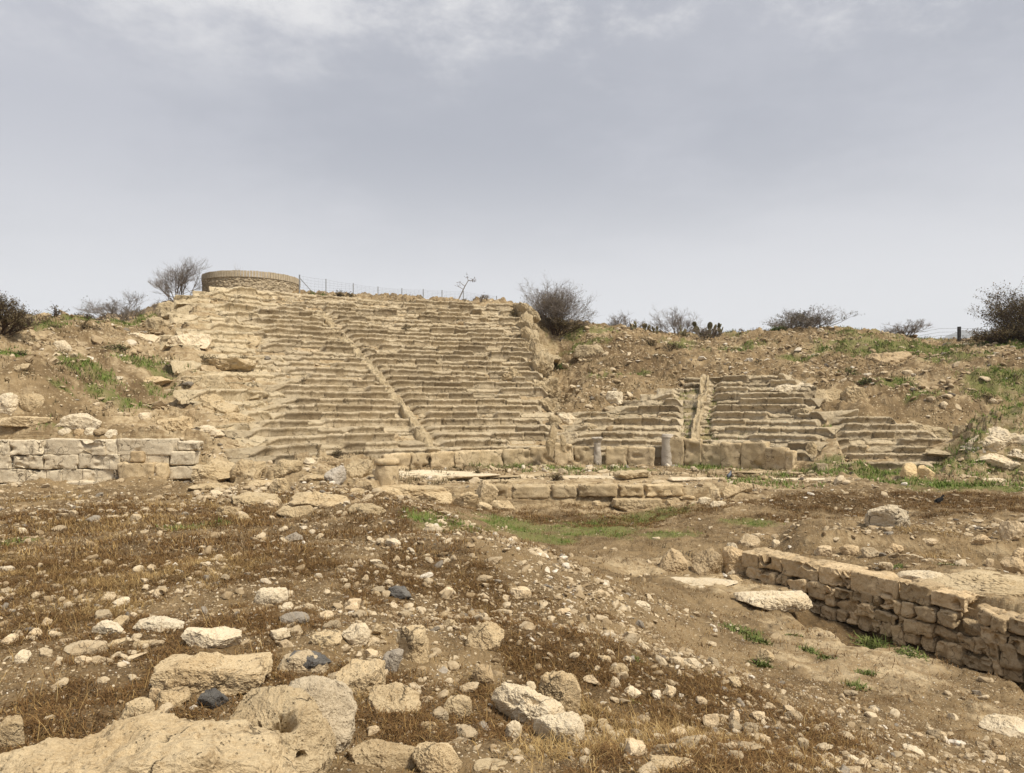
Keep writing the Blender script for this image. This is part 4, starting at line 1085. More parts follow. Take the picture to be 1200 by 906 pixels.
for i, (px, py, w_, h_, l_) in enumerate([(965, 651, 22, 12, 'tilted pale flake on the rubble bank'), (995, 650, 24, 12, 'brown slab on the rubble bank'), (1020, 655, 22, 14, 'blocky stone at the middle of the rubble bank'), (1050, 648, 18, 11, 'grey-brown stone on the crest of the rubble bank'), (1090, 640, 18, 10, 'rough stone in dry weeds on the rubble bank'),
                                    (1150, 640, 26, 14, 'brown stone under the crest of the rubble bank at the right'), (1185, 632, 30, 22, 'dark-pitted boulder at the right end of the rubble bank'), (1187, 672, 30, 20, 'large brown rock at the right edge behind the rubble wall'), (1160, 662, 10, 8, 'white cobble below the rubble bank'), (1195, 655, 20, 14, 'pale stone at the right edge on the rubble bank')]):
    rock(px, py, w_, h_, 770 + i, l_, 'rubble' if i % 2 else 'stone', .8, .25, 4, land='rubble bank' if i == 2 else None)
rock(906, 716, 92, 24, 78, 'broad white flat rock on the low ground before the rubble wall', 'white', .65, .3, 6, land='broad white flat rock', box=.4, rough=.06)
rock(822, 690, 84, 14, 79, 'wide white rock sheet left of the broad white flat rock', 'white', .6, .5, 6, land='white rock sheet', box=.4, rough=.05)
rock(1182, 860, 70, 24, 80, 'pale flat rock sheet in the bare dirt at the lower right edge', 'white', .8, .6, 6, land='flat sheet at the right edge', rough=.05)
rock(1150, 705, 130, 32, 81, 'broad bare rock shelf behind the rubble wall', 'seat_pale', .9, .5, 6, rough=.06, box=.4, land='bare rock shelf')
rock(1080, 684, 60, 16, 82, 'pale rock hump directly behind the capping blocks', 'white', .8, .5, rough=.06)

# left bank above the squared wall
rock(37, 484, 29, 23, 83, 'round tan boulder perched on the bank above the squared wall', 'boulder', .85, .1, land='perched round boulder', box=.15, planes=5, cut=.9)
rock(9, 486, 26, 26, 84, 'grey-brown boulder at the left edge beside the perched round one', 'ashlar', .8, .15)
rock(30, 507, 66, 19, 85, 'long squared honey block jutting over a dark hollow above the wall', 'block', .5, .0, box=.8, cut=1.0, zoff=.12, land='jutting long block')
rock(92, 506, 54, 22, 86, 'whitish rounded slab on the bank above the wall', 'ashlar', .6, .15, land='whitish rounded slab')
rock(184, 453, 38, 12, 87, 'flat tan table-like stone in the green patch on the left bank', 'boulder', .6, .1, land='table-like stone')
rock(73, 413, 24, 14, 88, 'pale boulder on the stony knoll at the left', 'ashlar', .8, .3)
rock(50, 376, 15, 10, 89, 'pale stone on the very top of the left knoll', 'boulder', .8, .2)
for i, (px, py, w_, h_) in enumerate([(76, 513, 16, 12), (92, 514, 14, 12), (106, 513, 15, 12), (118, 513, 18, 11), (130, 512, 16, 9)]):
    rock(px, py, w_, h_, 890 + i, ['leftmost', 'second', 'middle', 'fourth', 'rightmost'][i] + ' stone of the row piled under the whitish rounded slab', 'rubble' if i % 2 else 'ashlar', .8, .15, 4)
for i, (px, py, w_, h_, l_) in enumerate([(205, 505, 44, 18, 'pale bare outcrop above the right end of the squared wall'), (222, 498, 14, 20, 'narrow stack of thin stones beside the pale outcrop'), (245, 512, 40, 14, 'cream slab at the left foot of the seats'), (255, 483, 52, 22, 'bright bare rock hump at the left edge of the seats'), (240, 455, 56, 16, 'long pale ledge left of the seats'), (265, 434, 64, 14, 'smooth pale rock plate beside the upper seats'), (222, 405, 52, 14, 'cream ledge high on the left shoulder of the hill'), (170, 402, 44, 12, 'pale flat outcrop on the saddle at the left'),
                                    (205, 375, 46, 22, 'rounded grey rock shoulder below the bare shrubs'), (280, 402, 60, 10, 'pale streak of rock below the round terrace'), (280, 498, 40, 16, 'honey-coloured rock step beside the lowest seats'), (296, 470, 40, 12, 'thin rock step left of the middle seats'), (185, 385, 30, 14, 'weathered rock below the rounded shoulder'), (347, 352, 13, 8, 'whitish block at the right foot of the round terrace'), (290, 385, 34, 8, 'low rock lip under the round terrace')]):
    rock(px, py, w_, h_, 1000 + i, l_, ['boulder', 'rubble', 'white', 'seat_pale', 'crag', 'seat_pale', 'white', 'white', 'crag', 'seat_pale', 'boulder', 'crag', 'crag', 'white', 'crag'][i], .9, .35, 5, name='rock_outcrop', cat='rock outcrop', box=.5, rough=.13, planes=12)

# low broken ledges between the squared wall and the column drum
for i, (px, py, w_, h_, l_) in enumerate([(250, 560, 52, 22, 'pitted low rock ledge right of the squared wall'), (290, 562, 44, 24, 'flat bare rock face below the lowest seats'), (335, 558, 40, 20, 'rough ledge between the bare rock face and the white stone'), (365, 566, 30, 10, 'row-like ledge left of the bluish white stone'), (420, 560, 34, 22, 'dark stained block left of the squat drum'), (310, 572, 40, 10, 'low stone shelf above the bank block'),
                                    (245, 576, 50, 10, 'bare strip of rock at the right foot of the squared wall'), (375, 592, 70, 16, 'broad flat rock on the bank before the squat drum'), (300, 590, 60, 14, 'heap-like flat rock at the left of the bank'), (345, 604, 44, 12, 'pale slab half buried on the bank'), (430, 604, 44, 14, 'shelving rock on the mound crest below the drum'), (268, 606, 30, 13, 'pale pair-like stone on the left of the bank'), (285, 611, 17, 9, 'rounded small stone in front of the heap-like rock')]):
    rock(px, py, w_, h_, 1100 + i, l_, ['seat_pale', 'boulder', 'seat_pale', 'boulder'][i % 4], .8, .35, 5, name='rock_outcrop', cat='rock outcrop', box=.6, rough=.12, planes=12)

# ruined steps and ledges right of the seats
for i, (px, py, w_, h_, l_) in enumerate([(646, 525, 18, 36, 'pale upright slab leaning at the right end of the lowest seats'), (660, 523, 7, 14, 'slim leaning stone right of the pale upright slab'), (665, 497, 22, 13, 'bright cream boulder above the pale upright slab'), (690, 505, 20, 10, 'square stone right of the bright cream boulder'), (651, 500, 16, 14, 'dark stained block left of the bright cream boulder'),
                                    (953, 537, 18, 20, 'pale slab leaning beside the right end of the slab wall'), (970, 475, 40, 20, 'ragged walling high at the right end of the seats'), (1000, 470, 34, 18, 'stack of cracked blocks right of the ragged walling'), (945, 492, 36, 14, 'dark squared blocks above the right-hand seats'), (990, 500, 50, 9, 'thin long ledge running right from the seats'), (1040, 520, 40, 9, 'flat step-like ledge in the ruined tiers'), (1010, 530, 34, 9, 'squared step at the foot of the ruined tiers'),
                                    (985, 522, 26, 11, 'tumbled block among the ruined tiers'), (1085, 517, 56, 22, 'dark-faced long rock bench at the far right tiers'), (1055, 508, 34, 12, 'cream block left of the dark-faced bench'), (1125, 510, 18, 12, 'rounded end of the dark-faced bench'), (1178, 527, 56, 26, 'big cream rock bluff at the right edge'), (1168, 543, 56, 12, 'white flat ledge below the big cream bluff'), (1100, 535, 60, 9, 'low streaked ledge below the dark-faced bench'), (1060, 538, 44, 7, 'lowest thin ledge of the ruined tiers'),
                                    (1142, 532, 34, 14, 'grey shelving rock between the bench and the cream bluff'), (1195, 540, 30, 14, 'dark-sided pale ledge end at the right edge'), (925, 462, 60, 14, 'smooth grey rock dome above the right-hand seats'), (720, 478, 20, 20, 'flat pale slab set in the earth slope'), (690, 420, 34, 16, 'eroded rock knob on the earth slope right of the cliff'), (640, 425, 36, 12, 'rock step at the foot of the cliff'), (1040, 428, 60, 16, 'undercut earth bank below the green ridge'), (1165, 475, 22, 8, 'pale stone in the grass of the right slope')]):
    D_ = {0: 32.0, 1: 31.9}.get(i)
    w_, h_ = (14, 27) if i == 0 else (w_, h_)
    rock(px, py, w_, h_, 1200 + i, l_, ['seat_pale', 'seat_pale', 'white', 'crag', 'crag', 'seat_pale', 'seat_pale', 'seat_pale', 'crag', 'crag', 'seat_pale', 'block', 'seat_pale', 'crag', 'boulder', 'crag', 'white', 'white', 'crag', 'crag', 'grey', 'ashlar', 'ashlar', 'ashlar', 'crag', 'crag', 'rubble', 'white'][i],
         .5 if i < 2 else .8, .2 if i < 6 else (.6 if i in (17, 20, 21) else .35), 5, name='rock_outcrop', cat='rock outcrop', box=.6, rough=.12, planes=12, tilt=(0, .18 if i == 0 else (-.25 if i == 1 else 0)), D=D_, zoff=.75 if i < 2 else 0)
for i, (px, py, w_, h_, l_) in enumerate([(838, 579, 16, 10, 'squared stone at the right end of the stage kerb'), (856, 580, 22, 13, 'dark-sided double block at the right end of the stage kerb'), (872, 577, 20, 12, 'pale rounded block finishing the stage kerb'), (805, 588, 20, 8, 'flat stone under the stage kerb right of the fallen block'), (826, 590, 16, 8, 'small pale stone in the heap right of the fallen block'), (700, 592, 14, 6, 'little stone under the kerb left of the fallen block'), (785, 594, 14, 8, 'wedge stone at the right end of the fallen block'),
                                    (740, 562, 42, 12, 'low pale block lying on the stage floor'), (842, 594, 20, 7, 'lowest pale stone of the heap at the kerb end'), (1000, 588, 30, 6, 'pale flat rock flush with the brown flat'), (1040, 596, 34, 5, 'thin pale rock patch behind the lone pale boulder')]):
    rock(px, py, w_, h_, 1300 + i, l_, ['block', 'block', 'boulder', 'boulder', 'white', 'block', 'boulder', 'seat_pale', 'white', 'white', 'white'][i], .8, .2, 4, box=.6)

for i, (px, py, w_, h_, l_) in enumerate([(528, 562, 84, 5, 'long thin pale slab line on the left of the stage floor'), (622, 557, 100, 4, 'pale slab line on the stage floor left of the thin column stump'), (690, 561, 80, 4, 'cream slab streak on the stage floor below the thin column stump'), (770, 557, 70, 4, 'slab line on the stage floor at the foot of the tall column stump'), (815, 563, 64, 4, 'pale paving line right of the low pale block'),
                                    (900, 556, 84, 4, 'long slab line in front of the right end of the slab wall'), (960, 563, 110, 3, 'longest slab line, running right across the green edge'), (1080, 567, 70, 3, 'thin pale slab line in front of the two leaning stones'), (1150, 564, 60, 4, 'pale slab patch on the green strip near the right edge'), (590, 566, 60, 4, 'cracked slab line just behind the stage kerb')]):
    rock(px, py, w_, h_, 1400 + i, l_, ['white', 'seat_pale'][i % 2], .35, .5, 5, name='flat_stone', cat='stone', group='slab lines of the stage floor', box=.7, rough=.05)

# ------------------------------------------------------------------ loose stones
PROTO = []
for i in range(14):
    V, Fc = rock_verts(4000 + i, (1, RNG.uniform(.7, .95), RNG.uniform(.45, .75)), 4, int(RNG.integers(9, 16)), RNG.uniform(.54, .70), .07, .03, .3)
    PROTO.append((V, Fc))
# sizes follow a power law, so a few are large and most are chips
def scatter(n, b0, b1, d0, d1, smin, smax, alpha, seed, dens):
    r = np.random.default_rng(seed)
    b = r.uniform(b0, b1, n * 3); D = np.sqrt(r.uniform(d0 ** 2, d1 ** 2, n * 3))
    x = (b - 600) / F * D
    keep = r.random(n * 3) < dens(x, D, b)
    x, D = x[keep][:n], D[keep][:n]
    u = r.random(len(x)); s = smin * (1 - u * (1 - (smin / smax) ** alpha)) ** (-1 / alpha)
    return x, D, s
def clump(x, y, f, seed, lo=-.3, hi=.5): return sstep(lo, hi, fbm2(x * f, y * f, 4, seed))
def d_near(x, y, b):
    crest = np.exp(-((H(x, y) + .45) / .35) ** 2)          # stones have rolled down the mound's flank
    return np.clip(.08 + .62 * crest * (.35 + .65 * clump(x, y, 1.3, 70, -.2, .3)) + .45 * clump(x, y, .9, 71, -.1, .4), 0, 1) * np.where(H(x, y) < -1.25, .35, 1)
def d_far(x, y, b):
    m, k = cavea_mask(x, y)
    return np.clip(.25 + .8 * clump(x, y, .35, 72, -.1, .5), 0, 1) * (1 - .2 * m) * np.where((y > 17) & (y < 23) & (b > 480), .35, 1)
def d_crest(x, y, b): return np.exp(-((H(x, y) + .5) / .3) ** 2) * (b > 430) * (.3 + .7 * clump(x, y, 1.6, 79, -.2, .3))
S_ = [scatter(900, 640, 1180, 35, 49, .14, .55, 1.7, 15, lambda x, y, b: (1 - cavea_mask(x, y)[0]) * clump(x, y, .4, 76, -.1, .4)), scatter(500, 20, 330, 25, 44, .12, .55, 1.7, 16, lambda x, y, b: clump(x, y, .4, 74, -.1, .4)), scatter(5200, 430, 1150, 3.2, 15, .03, .20, 1.6, 11, d_crest), scatter(800, 225, 480, 15, 26, .08, .42, 1.6, 12, lambda x, y, b: np.ones_like(x)), scatter(160, 440, 920, 22.2, 31, .07, .36, 1.7, 13, lambda x, y, b: clump(x, y, .6, 78)),
      scatter(420, 850, 1240, 13.0, 18, .07, .34, 1.6, 14, lambda x, y, b: clump(x, y, .8, 77)), scatter(9000, -40, 1240, 2.9, 9, .016, .19, 1.55, 1, d_near), scatter(11000, -40, 1240, 9, 24, .03, .30, 1.8, 2, d_near), scatter(22000, -40, 1240, 24, 52, .07, .62, 1.9, 3, d_far)]
X = np.concatenate([s[0] for s in S_]); Y = np.concatenate([s[1] for s in S_]); SZ = np.concatenate([s[2] for s in S_])
Zg = ground_z(X, Y)
app = SZ / Y
# keep clear of the named boulders
BX = [(o.location.x, o.location.y, max(o.dimensions.x, o.dimensions.y) * .5) for o in COL.objects if o.name.split('.')[0] in ('boulder', 'rock_outcrop', 'stage_kerb')]
bad = np.zeros(len(X), bool)
for bx, by, br in BX: bad |= np.hypot(X - bx, Y - by) < br * .85 + SZ * .3
Sw, Nw = wall_coords(X, Y)
bad |= (np.abs(Nw + .15) < .32) & (Sw > .05)
thR, RR = theta_R(X, Y); bad |= (np.abs(RR - R0) < .35) & (Y > 26)
order = np.argsort(-app * ~bad)
NBIG = 270
bigs = order[:NBIG]
tone_m = ['stone', 'white', 'stone', 'boulder', 'grey']
tone_w = {'stone': 'buff', 'white': 'whitish', 'boulder': 'tan', 'grey': 'grey'}
pm = {}
r_ = np.random.default_rng(77)
used = {}
info = []
LAND += [('squat drum', 453, 550), ('stage kerb', 690, 577), ('tall column stump', 782, 530), ('squared wall', 100, 540), ('rubble wall', 1060, 720), ('round terrace', 293, 335), ('cliff end of the seats', 622, 420), ('left worn stair', 440, 460), ('right worn stair', 820, 485), ('black rail post', 1124, 390)]
for i in bigs:
    px, py = 600 + F * X[i] / Y[i], HOR + F * (CZ - Zg[i]) / Y[i]
    ld = min(LAND, key=lambda l: (l[1] - px) ** 2 + 1.6 * (l[2] - py) ** 2)
    dx, dy = px - ld[1], py - ld[2]
    way = ('to the right of' if dx > 0 else 'to the left of') if abs(dx) > abs(dy) * 1.3 else ('in front of' if dy > 0 else 'beyond')
    info.append((math.hypot(dx, dy), i, ld[0], way))
ordn = ['nearest', 'second', 'third', 'fourth', 'fifth', 'sixth', 'seventh', 'eighth', 'ninth', 'tenth', 'eleventh', 'twelfth', 'thirteenth', 'fourteenth', 'fifteenth', 'sixteenth', 'seventeenth', 'eighteenth', 'nineteenth', 'twentieth']
for dist, i, ln, way in sorted(info):
    ln = ln.replace('the ', '')
    q = used.get((ln, way), 0); used[(ln, way)] = q + 1
    t = tone_m[int(r_.choice(5, p=[.42, .09, .30, .16, .03]))] if Y[i] < 24 else ['stone', 'seat_pale', 'boulder', 'white'][int(r_.integers(0, 4))]
    pi = int(r_.integers(0, 14)); key = (pi, t)
    if key not in pm: pm[key] = mesh_np('loose_stone', PROTO[pi][0], PROTO[pi][1], M[t], smooth=False)
    o = obj('loose_stone', pm[key], None, (X[i], Y[i], Zg[i] + SZ[i] * r_.uniform(-.02, .13)), (r_.uniform(-.3, .3), r_.uniform(-.3, .3), r_.uniform(0, 6.28)))
    o.scale = (SZ[i],) * 3
    shape = 'chunky' if PROTO[pi][0][:, 2].max() > .27 else 'flat'
    tag(o, f"{tone_w.get(t, 'cream')} {shape} loose stone, {ordn[min(q, 19)]} {way} the {ln}", 'stone', 'loose stones lying about the site')
# everything smaller: one sheet of gravel per size
LOW = []
for i in range(10):
    V, Fc = rock_verts(4500 + i, (1, RNG.uniform(.65, .95), RNG.uniform(.4, .7)), 1, 6, .66, .14, 0, .3)
    LOW.append((V, Fc))
MID = [rock_verts(4600 + i, (1, RNG.uniform(.65, .95), RNG.uniform(.4, .7)), 2, 8, .66, .12, .03, .3) for i in range(8)]
def gravel(name, idx, lib, mats, weights, seed, sink=.06):
    r = np.random.default_rng(seed); vs, fs, ms, off = [], [], [], 0
    for v, (P, Fc) in enumerate(lib):
        ii = idx[v::len(lib)]; n = len(ii)
        if not n: continue
        a = r.uniform(0, 6.28, n); tx, ty = r.normal(0, .25, n), r.normal(0, .25, n)
        c, s = np.cos(a), np.sin(a)
        q = P[None] * np.stack([np.ones(n), r.uniform(.8, 1.1, n), r.uniform(.7, 1.2, n)], -1)[:, None]
        z = q[..., 2] + q[..., 0] * tx[:, None] + q[..., 1] * ty[:, None]
        xx = q[..., 0] * c[:, None] - q[..., 1] * s[:, None]; yy = q[..., 0] * s[:, None] + q[..., 1] * c[:, None]
        Vv = np.stack([xx, yy, z], -1) * SZ[ii][:, None, None] + np.stack([X[ii], Y[ii], Zg[ii] + SZ[ii] * sink], -1)[:, None]
        vs.append(Vv.reshape(-1, 3)); fs.append((Fc[None] + (np.arange(n) * len(P))[:, None, None] + off).reshape(-1, 3)); off += n * len(P)
        ms.append(np.repeat(r.choice(len(mats), n, p=weights), len(Fc)))
    o = obj(name, mesh_np(name, np.concatenate(vs), np.concatenate(fs), mats=mats, midx=np.concatenate(ms), smooth=False))
    return structure(o, 'stuff')
def gravel_mat(name, a, b):
    """chips of one rock: the tone varies from chip to chip"""
    m = NT(name); P = m.n('ShaderNodeNewGeometry'); isl = P.outputs['Random Per Island']
    c = m.mix(m.ramp(isl, 0, 1), a, b); n = m.noise(P.outputs['Position'], 30, 4, .7)
    c = m.mix(m.ramp(n, .4, .7, 0, .5), c, (b[0] * .55, b[1] * .5, b[2] * .45, 1))
    return m.done(c, m.bump(n, .5, .008))
M['chip'] = gravel_mat('limestone_chips', (.56, .46, .315, 1), (.31, .23, .135, 1))
M['chip_white'] = gravel_mat('white_chips', (.68, .62, .52, 1), (.52, .44, .32, 1))
M['chip_grey'] = gravel_mat('grey_chips', (.30, .26, .205, 1), (.17, .145, .115, 1))
rest = order[NBIG:]; rest = rest[~bad[rest]]
n_ = rest[Y[rest] < 9]; f_ = rest[Y[rest] >= 9]; g_ = rest[Y[rest] >= 24]; f_ = f_[Y[f_] < 24]
GM = [M['chip'], M['chip_white'], M['chip_grey']]
gravel('gravel', n_, MID, GM, [.90, .06, .04], 5)
gravel('gravel', f_, LOW, GM, [.86, .09, .05], 6)
gravel('scree', g_, LOW, GM, [.90, .07, .03], 7, .04)
# the finest chips
r_ = np.random.default_rng(91)
x_, y_, s_ = scatter(52000, -40, 1240, 2.9, 12, .006, .034, 1.6, 19, lambda x, y, b: np.clip(.35 + .6 * clump(x, y, 1.4, 75), 0, 1))
X, Y, SZ = x_, y_, s_; Zg = ground_z(X, Y)
gravel('gravel', np.arange(len(X)), [rock_verts(4700 + i, (1, .8, .6), 0, 3, .7, .15, 0, .2) for i in range(4)], GM, [.88, .08, .04], 9)

# ------------------------------------------------------------------ dry weeds, straw and grass
def blade_mat(name, a, b, c):
    m = NT(name); g = m.n('ShaderNodeNewGeometry'); isl = g.outputs['Random Per Island']
    col = m.mix(m.ramp(isl, 0, .6), a, b); col = m.mix(m.ramp(isl, .8, 1), col, c)
    m.bsdf.inputs['Roughness'].default_value = .85
    return m.done(col)
M['weed'] = blade_mat('dry_brown_weed', (.072, .038, .015, 1), (.165, .092, .034, 1), (.36, .24, .095, 1))
M['straw'] = blade_mat('yellow_straw', (.22, .135, .05, 1), (.40, .275, .115, 1), (.52, .39, .19, 1))
M['grass'] = blade_mat('green_grass_blade', (.085, .145, .026, 1), (.15, .205, .045, 1), (.24, .235, .08, 1))
M['herb'] = blade_mat('green_herb_leaf', (.075, .105, .025, 1), (.135, .16, .045, 1), (.19, .20, .075, 1))
M['scrub'] = blade_mat('dry_scrub', (.07, .055, .03, 1), (.14, .11, .055, 1), (.20, .15, .08, 1))

def blades(x, y, z, L, wdt, lean, seed, droop=.8, segs=3):
    """one ribbon per root, bending over as it rises"""
    r = np.random.default_rng(seed); n = len(x)
    a = r.uniform(0, 2 * math.pi, n); le = np.abs(r.normal(lean, lean * .4, n)); dr = droop * r.uniform(.3, 1.3, n)
    P = np.zeros((n, segs + 1, 2, 3)); px, py, pz = x.copy(), y.copy(), z.copy(); ang = le.copy(); aa = a.copy()
    for k in range(segs + 1):
        wk = wdt * (1 - .85 * k / segs) * .5
        sx, sy = -np.sin(aa) * wk, np.cos(aa) * wk
        P[:, k, 0] = np.stack([px + sx, py + sy, pz], -1); P[:, k, 1] = np.stack([px - sx, py - sy, pz], -1)
        st = L / segs
        px = px + np.cos(aa) * np.sin(ang) * st; py = py + np.sin(aa) * np.sin(ang) * st; pz = pz + np.cos(ang) * st
        ang = np.minimum(ang + dr / segs, 2.2); aa = aa + r.normal(0, .4, n)
    V = P.reshape(-1, 3); base = (np.arange(n) * (segs + 1) * 2)[:, None, None]
    k = np.arange(segs)[None, :, None] * 2
    q = base + k + np.array([0, 1, 3, 2])[None, None, :]
    return V, q.reshape(-1, 4)

def tufts(name, mat, cx, cy, per, spread, L, wdt, lean, seed, droop=.8, segs=3):
    r = np.random.default_rng(seed)
    x = np.repeat(cx, per) + r.normal(0, 1, len(cx) * per) * np.repeat(np.broadcast_to(spread, cx.shape), per)
    y = np.repeat(cy, per) + r.normal(0, 1, len(cx) * per) * np.repeat(np.broadcast_to(spread, cx.shape), per)
    z = ground_z(x, y) - .004
    l = np.repeat(np.broadcast_to(L, cx.shape), per) * r.uniform(.4, 1.25, len(x)); w_ = np.repeat(np.broadcast_to(wdt, cx.shape), per) * r.uniform(.6, 1.4, len(x))
    V, q = blades(x, y, z, l, w_, lean, seed + 1, droop, segs)
    return structure(obj(name, mesh_np(name, V, q, M[mat], smooth=False)), 'stuff')

BIGS = [(o.location.x, o.location.y, max(o.dimensions.x, o.dimensions.y) * .42) for o in COL.objects if o.name.split('.')[0] == 'boulder']
def free(x, y):
    ok = np.ones(len(x), bool)
    for bx, by, br in BIGS: ok &= np.hypot(x - bx, y - by) > br
    S, N = wall_coords(x, y); ok &= ~((np.abs(N + .2) < .4) & (S > 0)); return ok
def pick(n, d0, d1, seed, fn, b0=-30, b1=1230):
    x, y, _ = scatter(n, b0, b1, d0, d1, 1, 1.1, 1, seed, fn); k = free(x, y); return x[k], y[k]
def w_brown(x, y, b):
    return np.clip(brown_w(x, y) * sstep(-.28, .2, fbm2(x * 4.2, y * 4.2, 4, 81, .6)) * 1.7 + .05, 0, 1)
x, y = pick(27000, 2.9, 9, 31, w_brown)
tufts('dry_weeds', 'weed', x, y, 14, .04, .075 * np.random.default_rng(3).uniform(.35, 1.5, len(x)), .0045, 1.0, 41, 2.2, 4)
x, y = pick(20000, 9, 23, 32, w_brown)
tufts('dry_weeds', 'weed', x, y, 10, .08, .10, .009, .75, 42, 1.3, 2)
ST = _ell([(40, 725, 95, 34), (100, 625, 150, 20), (150, 690, 90, 18), (420, 822, 34, 26), (640, 885, 60, 20), (830, 880, 120, 25), (700, 850, 60, 18), (60, 655, 80, 14), (250, 665, 50, 12), (1080, 625, 40, 14), (20, 590, 60, 8), (740, 880, 80, 20), (520, 770, 40, 14), (230, 590, 90, 8)])
w_straw = lambda x, y, b: np.clip(patch_w(ST, x, y, 83, 1.4, .6) * sstep(-.2, .4, fbm2(x * 2.2, y * 2.2, 4, 84)) * 1.4, 0, 1)
x, y = pick(700, 2.9, 12, 39, lambda x, y, b: .15 + .85 * w_brown(x, y, b))
tufts('dry_stalks', 'straw', x, y, 4, .05, .20 * np.random.default_rng(6).uniform(.5, 1.4, len(x)), .0032, .5, 49, .8, 4)
x, y = pick(8500, 2.9, 9, 33, w_straw)
tufts('dry_straw', 'straw', x, y, 9, .05, .13, .0035, .9, 43, 1.3, 4)
x, y = pick(9000, 9, 26, 34, w_straw)
tufts('dry_straw', 'straw', x, y, 8, .08, .13, .008, .7, 44, .9, 2)
w_green = lambda x, y, b: np.clip(patch_w(EG, x, y, 61) * 1.1, 0, 1)
x, y = pick(11000, 9, 24, 35, lambda x, y, b: w_green(x, y, b) * sstep(-.25, .3, fbm2(x * 1.9, y * 1.9, 4, 85)))
tufts('green_grass', 'grass', x, y, 8, .06, .09 * np.random.default_rng(4).uniform(.4, 1.4, len(x)), .011, .6, 45, .7, 2)
x, y = pick(20000, 24, 54, 36, lambda x, y, b: np.maximum(w_green(x, y, b), .4 * sstep(.12, .5, fbm2(x * .22, y * .22, 4, 63)) * (b > 640)) * sstep(-.3, .3, fbm2(x * 1.2, y * 1.2, 4, 86)))
tufts('green_grass', 'grass', x, y, 8, .16, .19, .030, .5, 46, .7, 2)
x, y = pick(4200, 24, 53, 37, lambda x, y, b: .8 * (1 - cavea_mask(x, y)[0]) * sstep(-.1, .5, fbm2(x * .8, y * .8, 4, 87)))
tufts('dry_scrub', 'scrub', x, y, 9, .11, .20, .028, .55, 47, .7, 2)
x, y = pick(900, 26, 50, 38, lambda x, y, b: .8 * cavea_mask(x, y)[0] * clump(x, y, .5, 89, -.3, .4))
tufts('dry_scrub', 'scrub', x, y, 8, .07, .20, .026, .55, 48, .7, 2)

# single green herbs on the low ground
def leaf_clump(n, rad, h, seed, lw=.03):
    r = np.random.default_rng(seed)
    x = np.clip(r.normal(0, rad * .42, n), -rad, rad); y = np.clip(r.normal(0, rad * .42, n), -rad, rad); z = np.zeros(n) - .01
    V, q = blades(x, y, z, r.uniform(.5, 1.2, n) * h, np.full(n, lw) * r.uniform(.6, 1.3, n), .85, seed, 1.2, 3)
    return V, q
for i, (px, py, w_, h_, l_) in enumerate([(866, 740, 44, 12, 'broad low green herb patch, the leftmost on the low ground'), (888, 754, 26, 16, 'leafy green herb just right of the broad low patch'), (1021, 757, 32, 20, 'tallest green herb standing before the rubble wall'), (948, 763, 20, 12, 'small green herb left of the tallest one'), (965, 775, 18, 10, 'thin green herb among chips below the small one'),
                                    (1067, 772, 30, 11, 'green herb at the lip of the trench'), (893, 780, 18, 16, 'dark green herb hugging the ochre stone'), (1003, 802, 26, 14, 'yellowish herb on the bare dirt slope'), (930, 744, 18, 6, 'flat green herb before the broad white flat rock'), (1016, 790, 20, 9, 'faint green herb right of the yellowish one'), (1052, 663, 14, 7, 'small green herb on top of the rubble wall'), (1112, 664, 24, 7, 'green herb below the rubble bank'),
                                    (835, 795, 12, 5, 'tiny green sprout among gravel'), (747, 775, 10, 9, 'single green sprout on the stony mound slope'), (745, 820, 9, 7, 'small green sprout lower on the mound slope')]):
    g = at_base(px, py); V, q = leaf_clump(int(60 + w_ * 5), w_ / F * g.y * .62, h_ / F * g.y * .8, 60 + i, .018 * (g.y / 8) ** .5)
    V[:, 2] += ground_z(V[:, 0] + g.x, V[:, 1] + g.y) - g.z
    if len(q) > 0: tag(obj('green_herb', mesh_np('green_herb', V, q, M['herb'], smooth=False), None, g), l_, 'herb', 'green herbs on the low ground')

# ------------------------------------------------------------------ shrubs
def twigs(bag, seed, h, w_, stems, depth=4, spread=.55, r0=.022, kids=3, tips=None, dens=1.0, curve=.25):
    r = np.random.default_rng(seed)
    def grow(p, d, L, rad, lev):
        n = 4; pts = [p]; dd = d
        for _ in range(n):
            dd = dd + r.normal(0, curve * .35, 3) + np.array([0, 0, .05]); dd /= np.linalg.norm(dd)
            pts.append(pts[-1] + dd * L / n)
        bag.tube(pts, np.linspace(rad, rad * .62, n + 1), 5 if lev == 0 else 3)
        if lev >= depth:
            if tips is not None: tips.extend([(pts[2], dd), (pts[-1], dd)])
            return
        for k in range(kids + (lev > 0)):
            u = r.uniform(.35, 1.0); q = pts[min(n, int(u * n + .5))]
            nd = dd + r.normal(0, spread, 3); nd /= np.linalg.norm(nd)
            if nd[2] < -.15: nd[2] *= -.5
            grow(np.array(q), nd, L * r.uniform(.55, .78), rad * .58, lev + 1)
    for s in range(stems):
        a = r.uniform(0, 6.283); t = abs(r.normal(0, .55)); t = min(t, 1.1)
        d = np.array([math.cos(a) * math.sin(t) * w_ / h * .9, math.sin(a) * math.sin(t) * w_ / h * .9, math.cos(t)]); d /= np.linalg.norm(d)
        o = np.array([math.cos(a), math.sin(a), 0]) * r.uniform(0, .12) * w_
        grow(o, d, h * .46 * r.uniform(.7, 1.15), r0, 0)
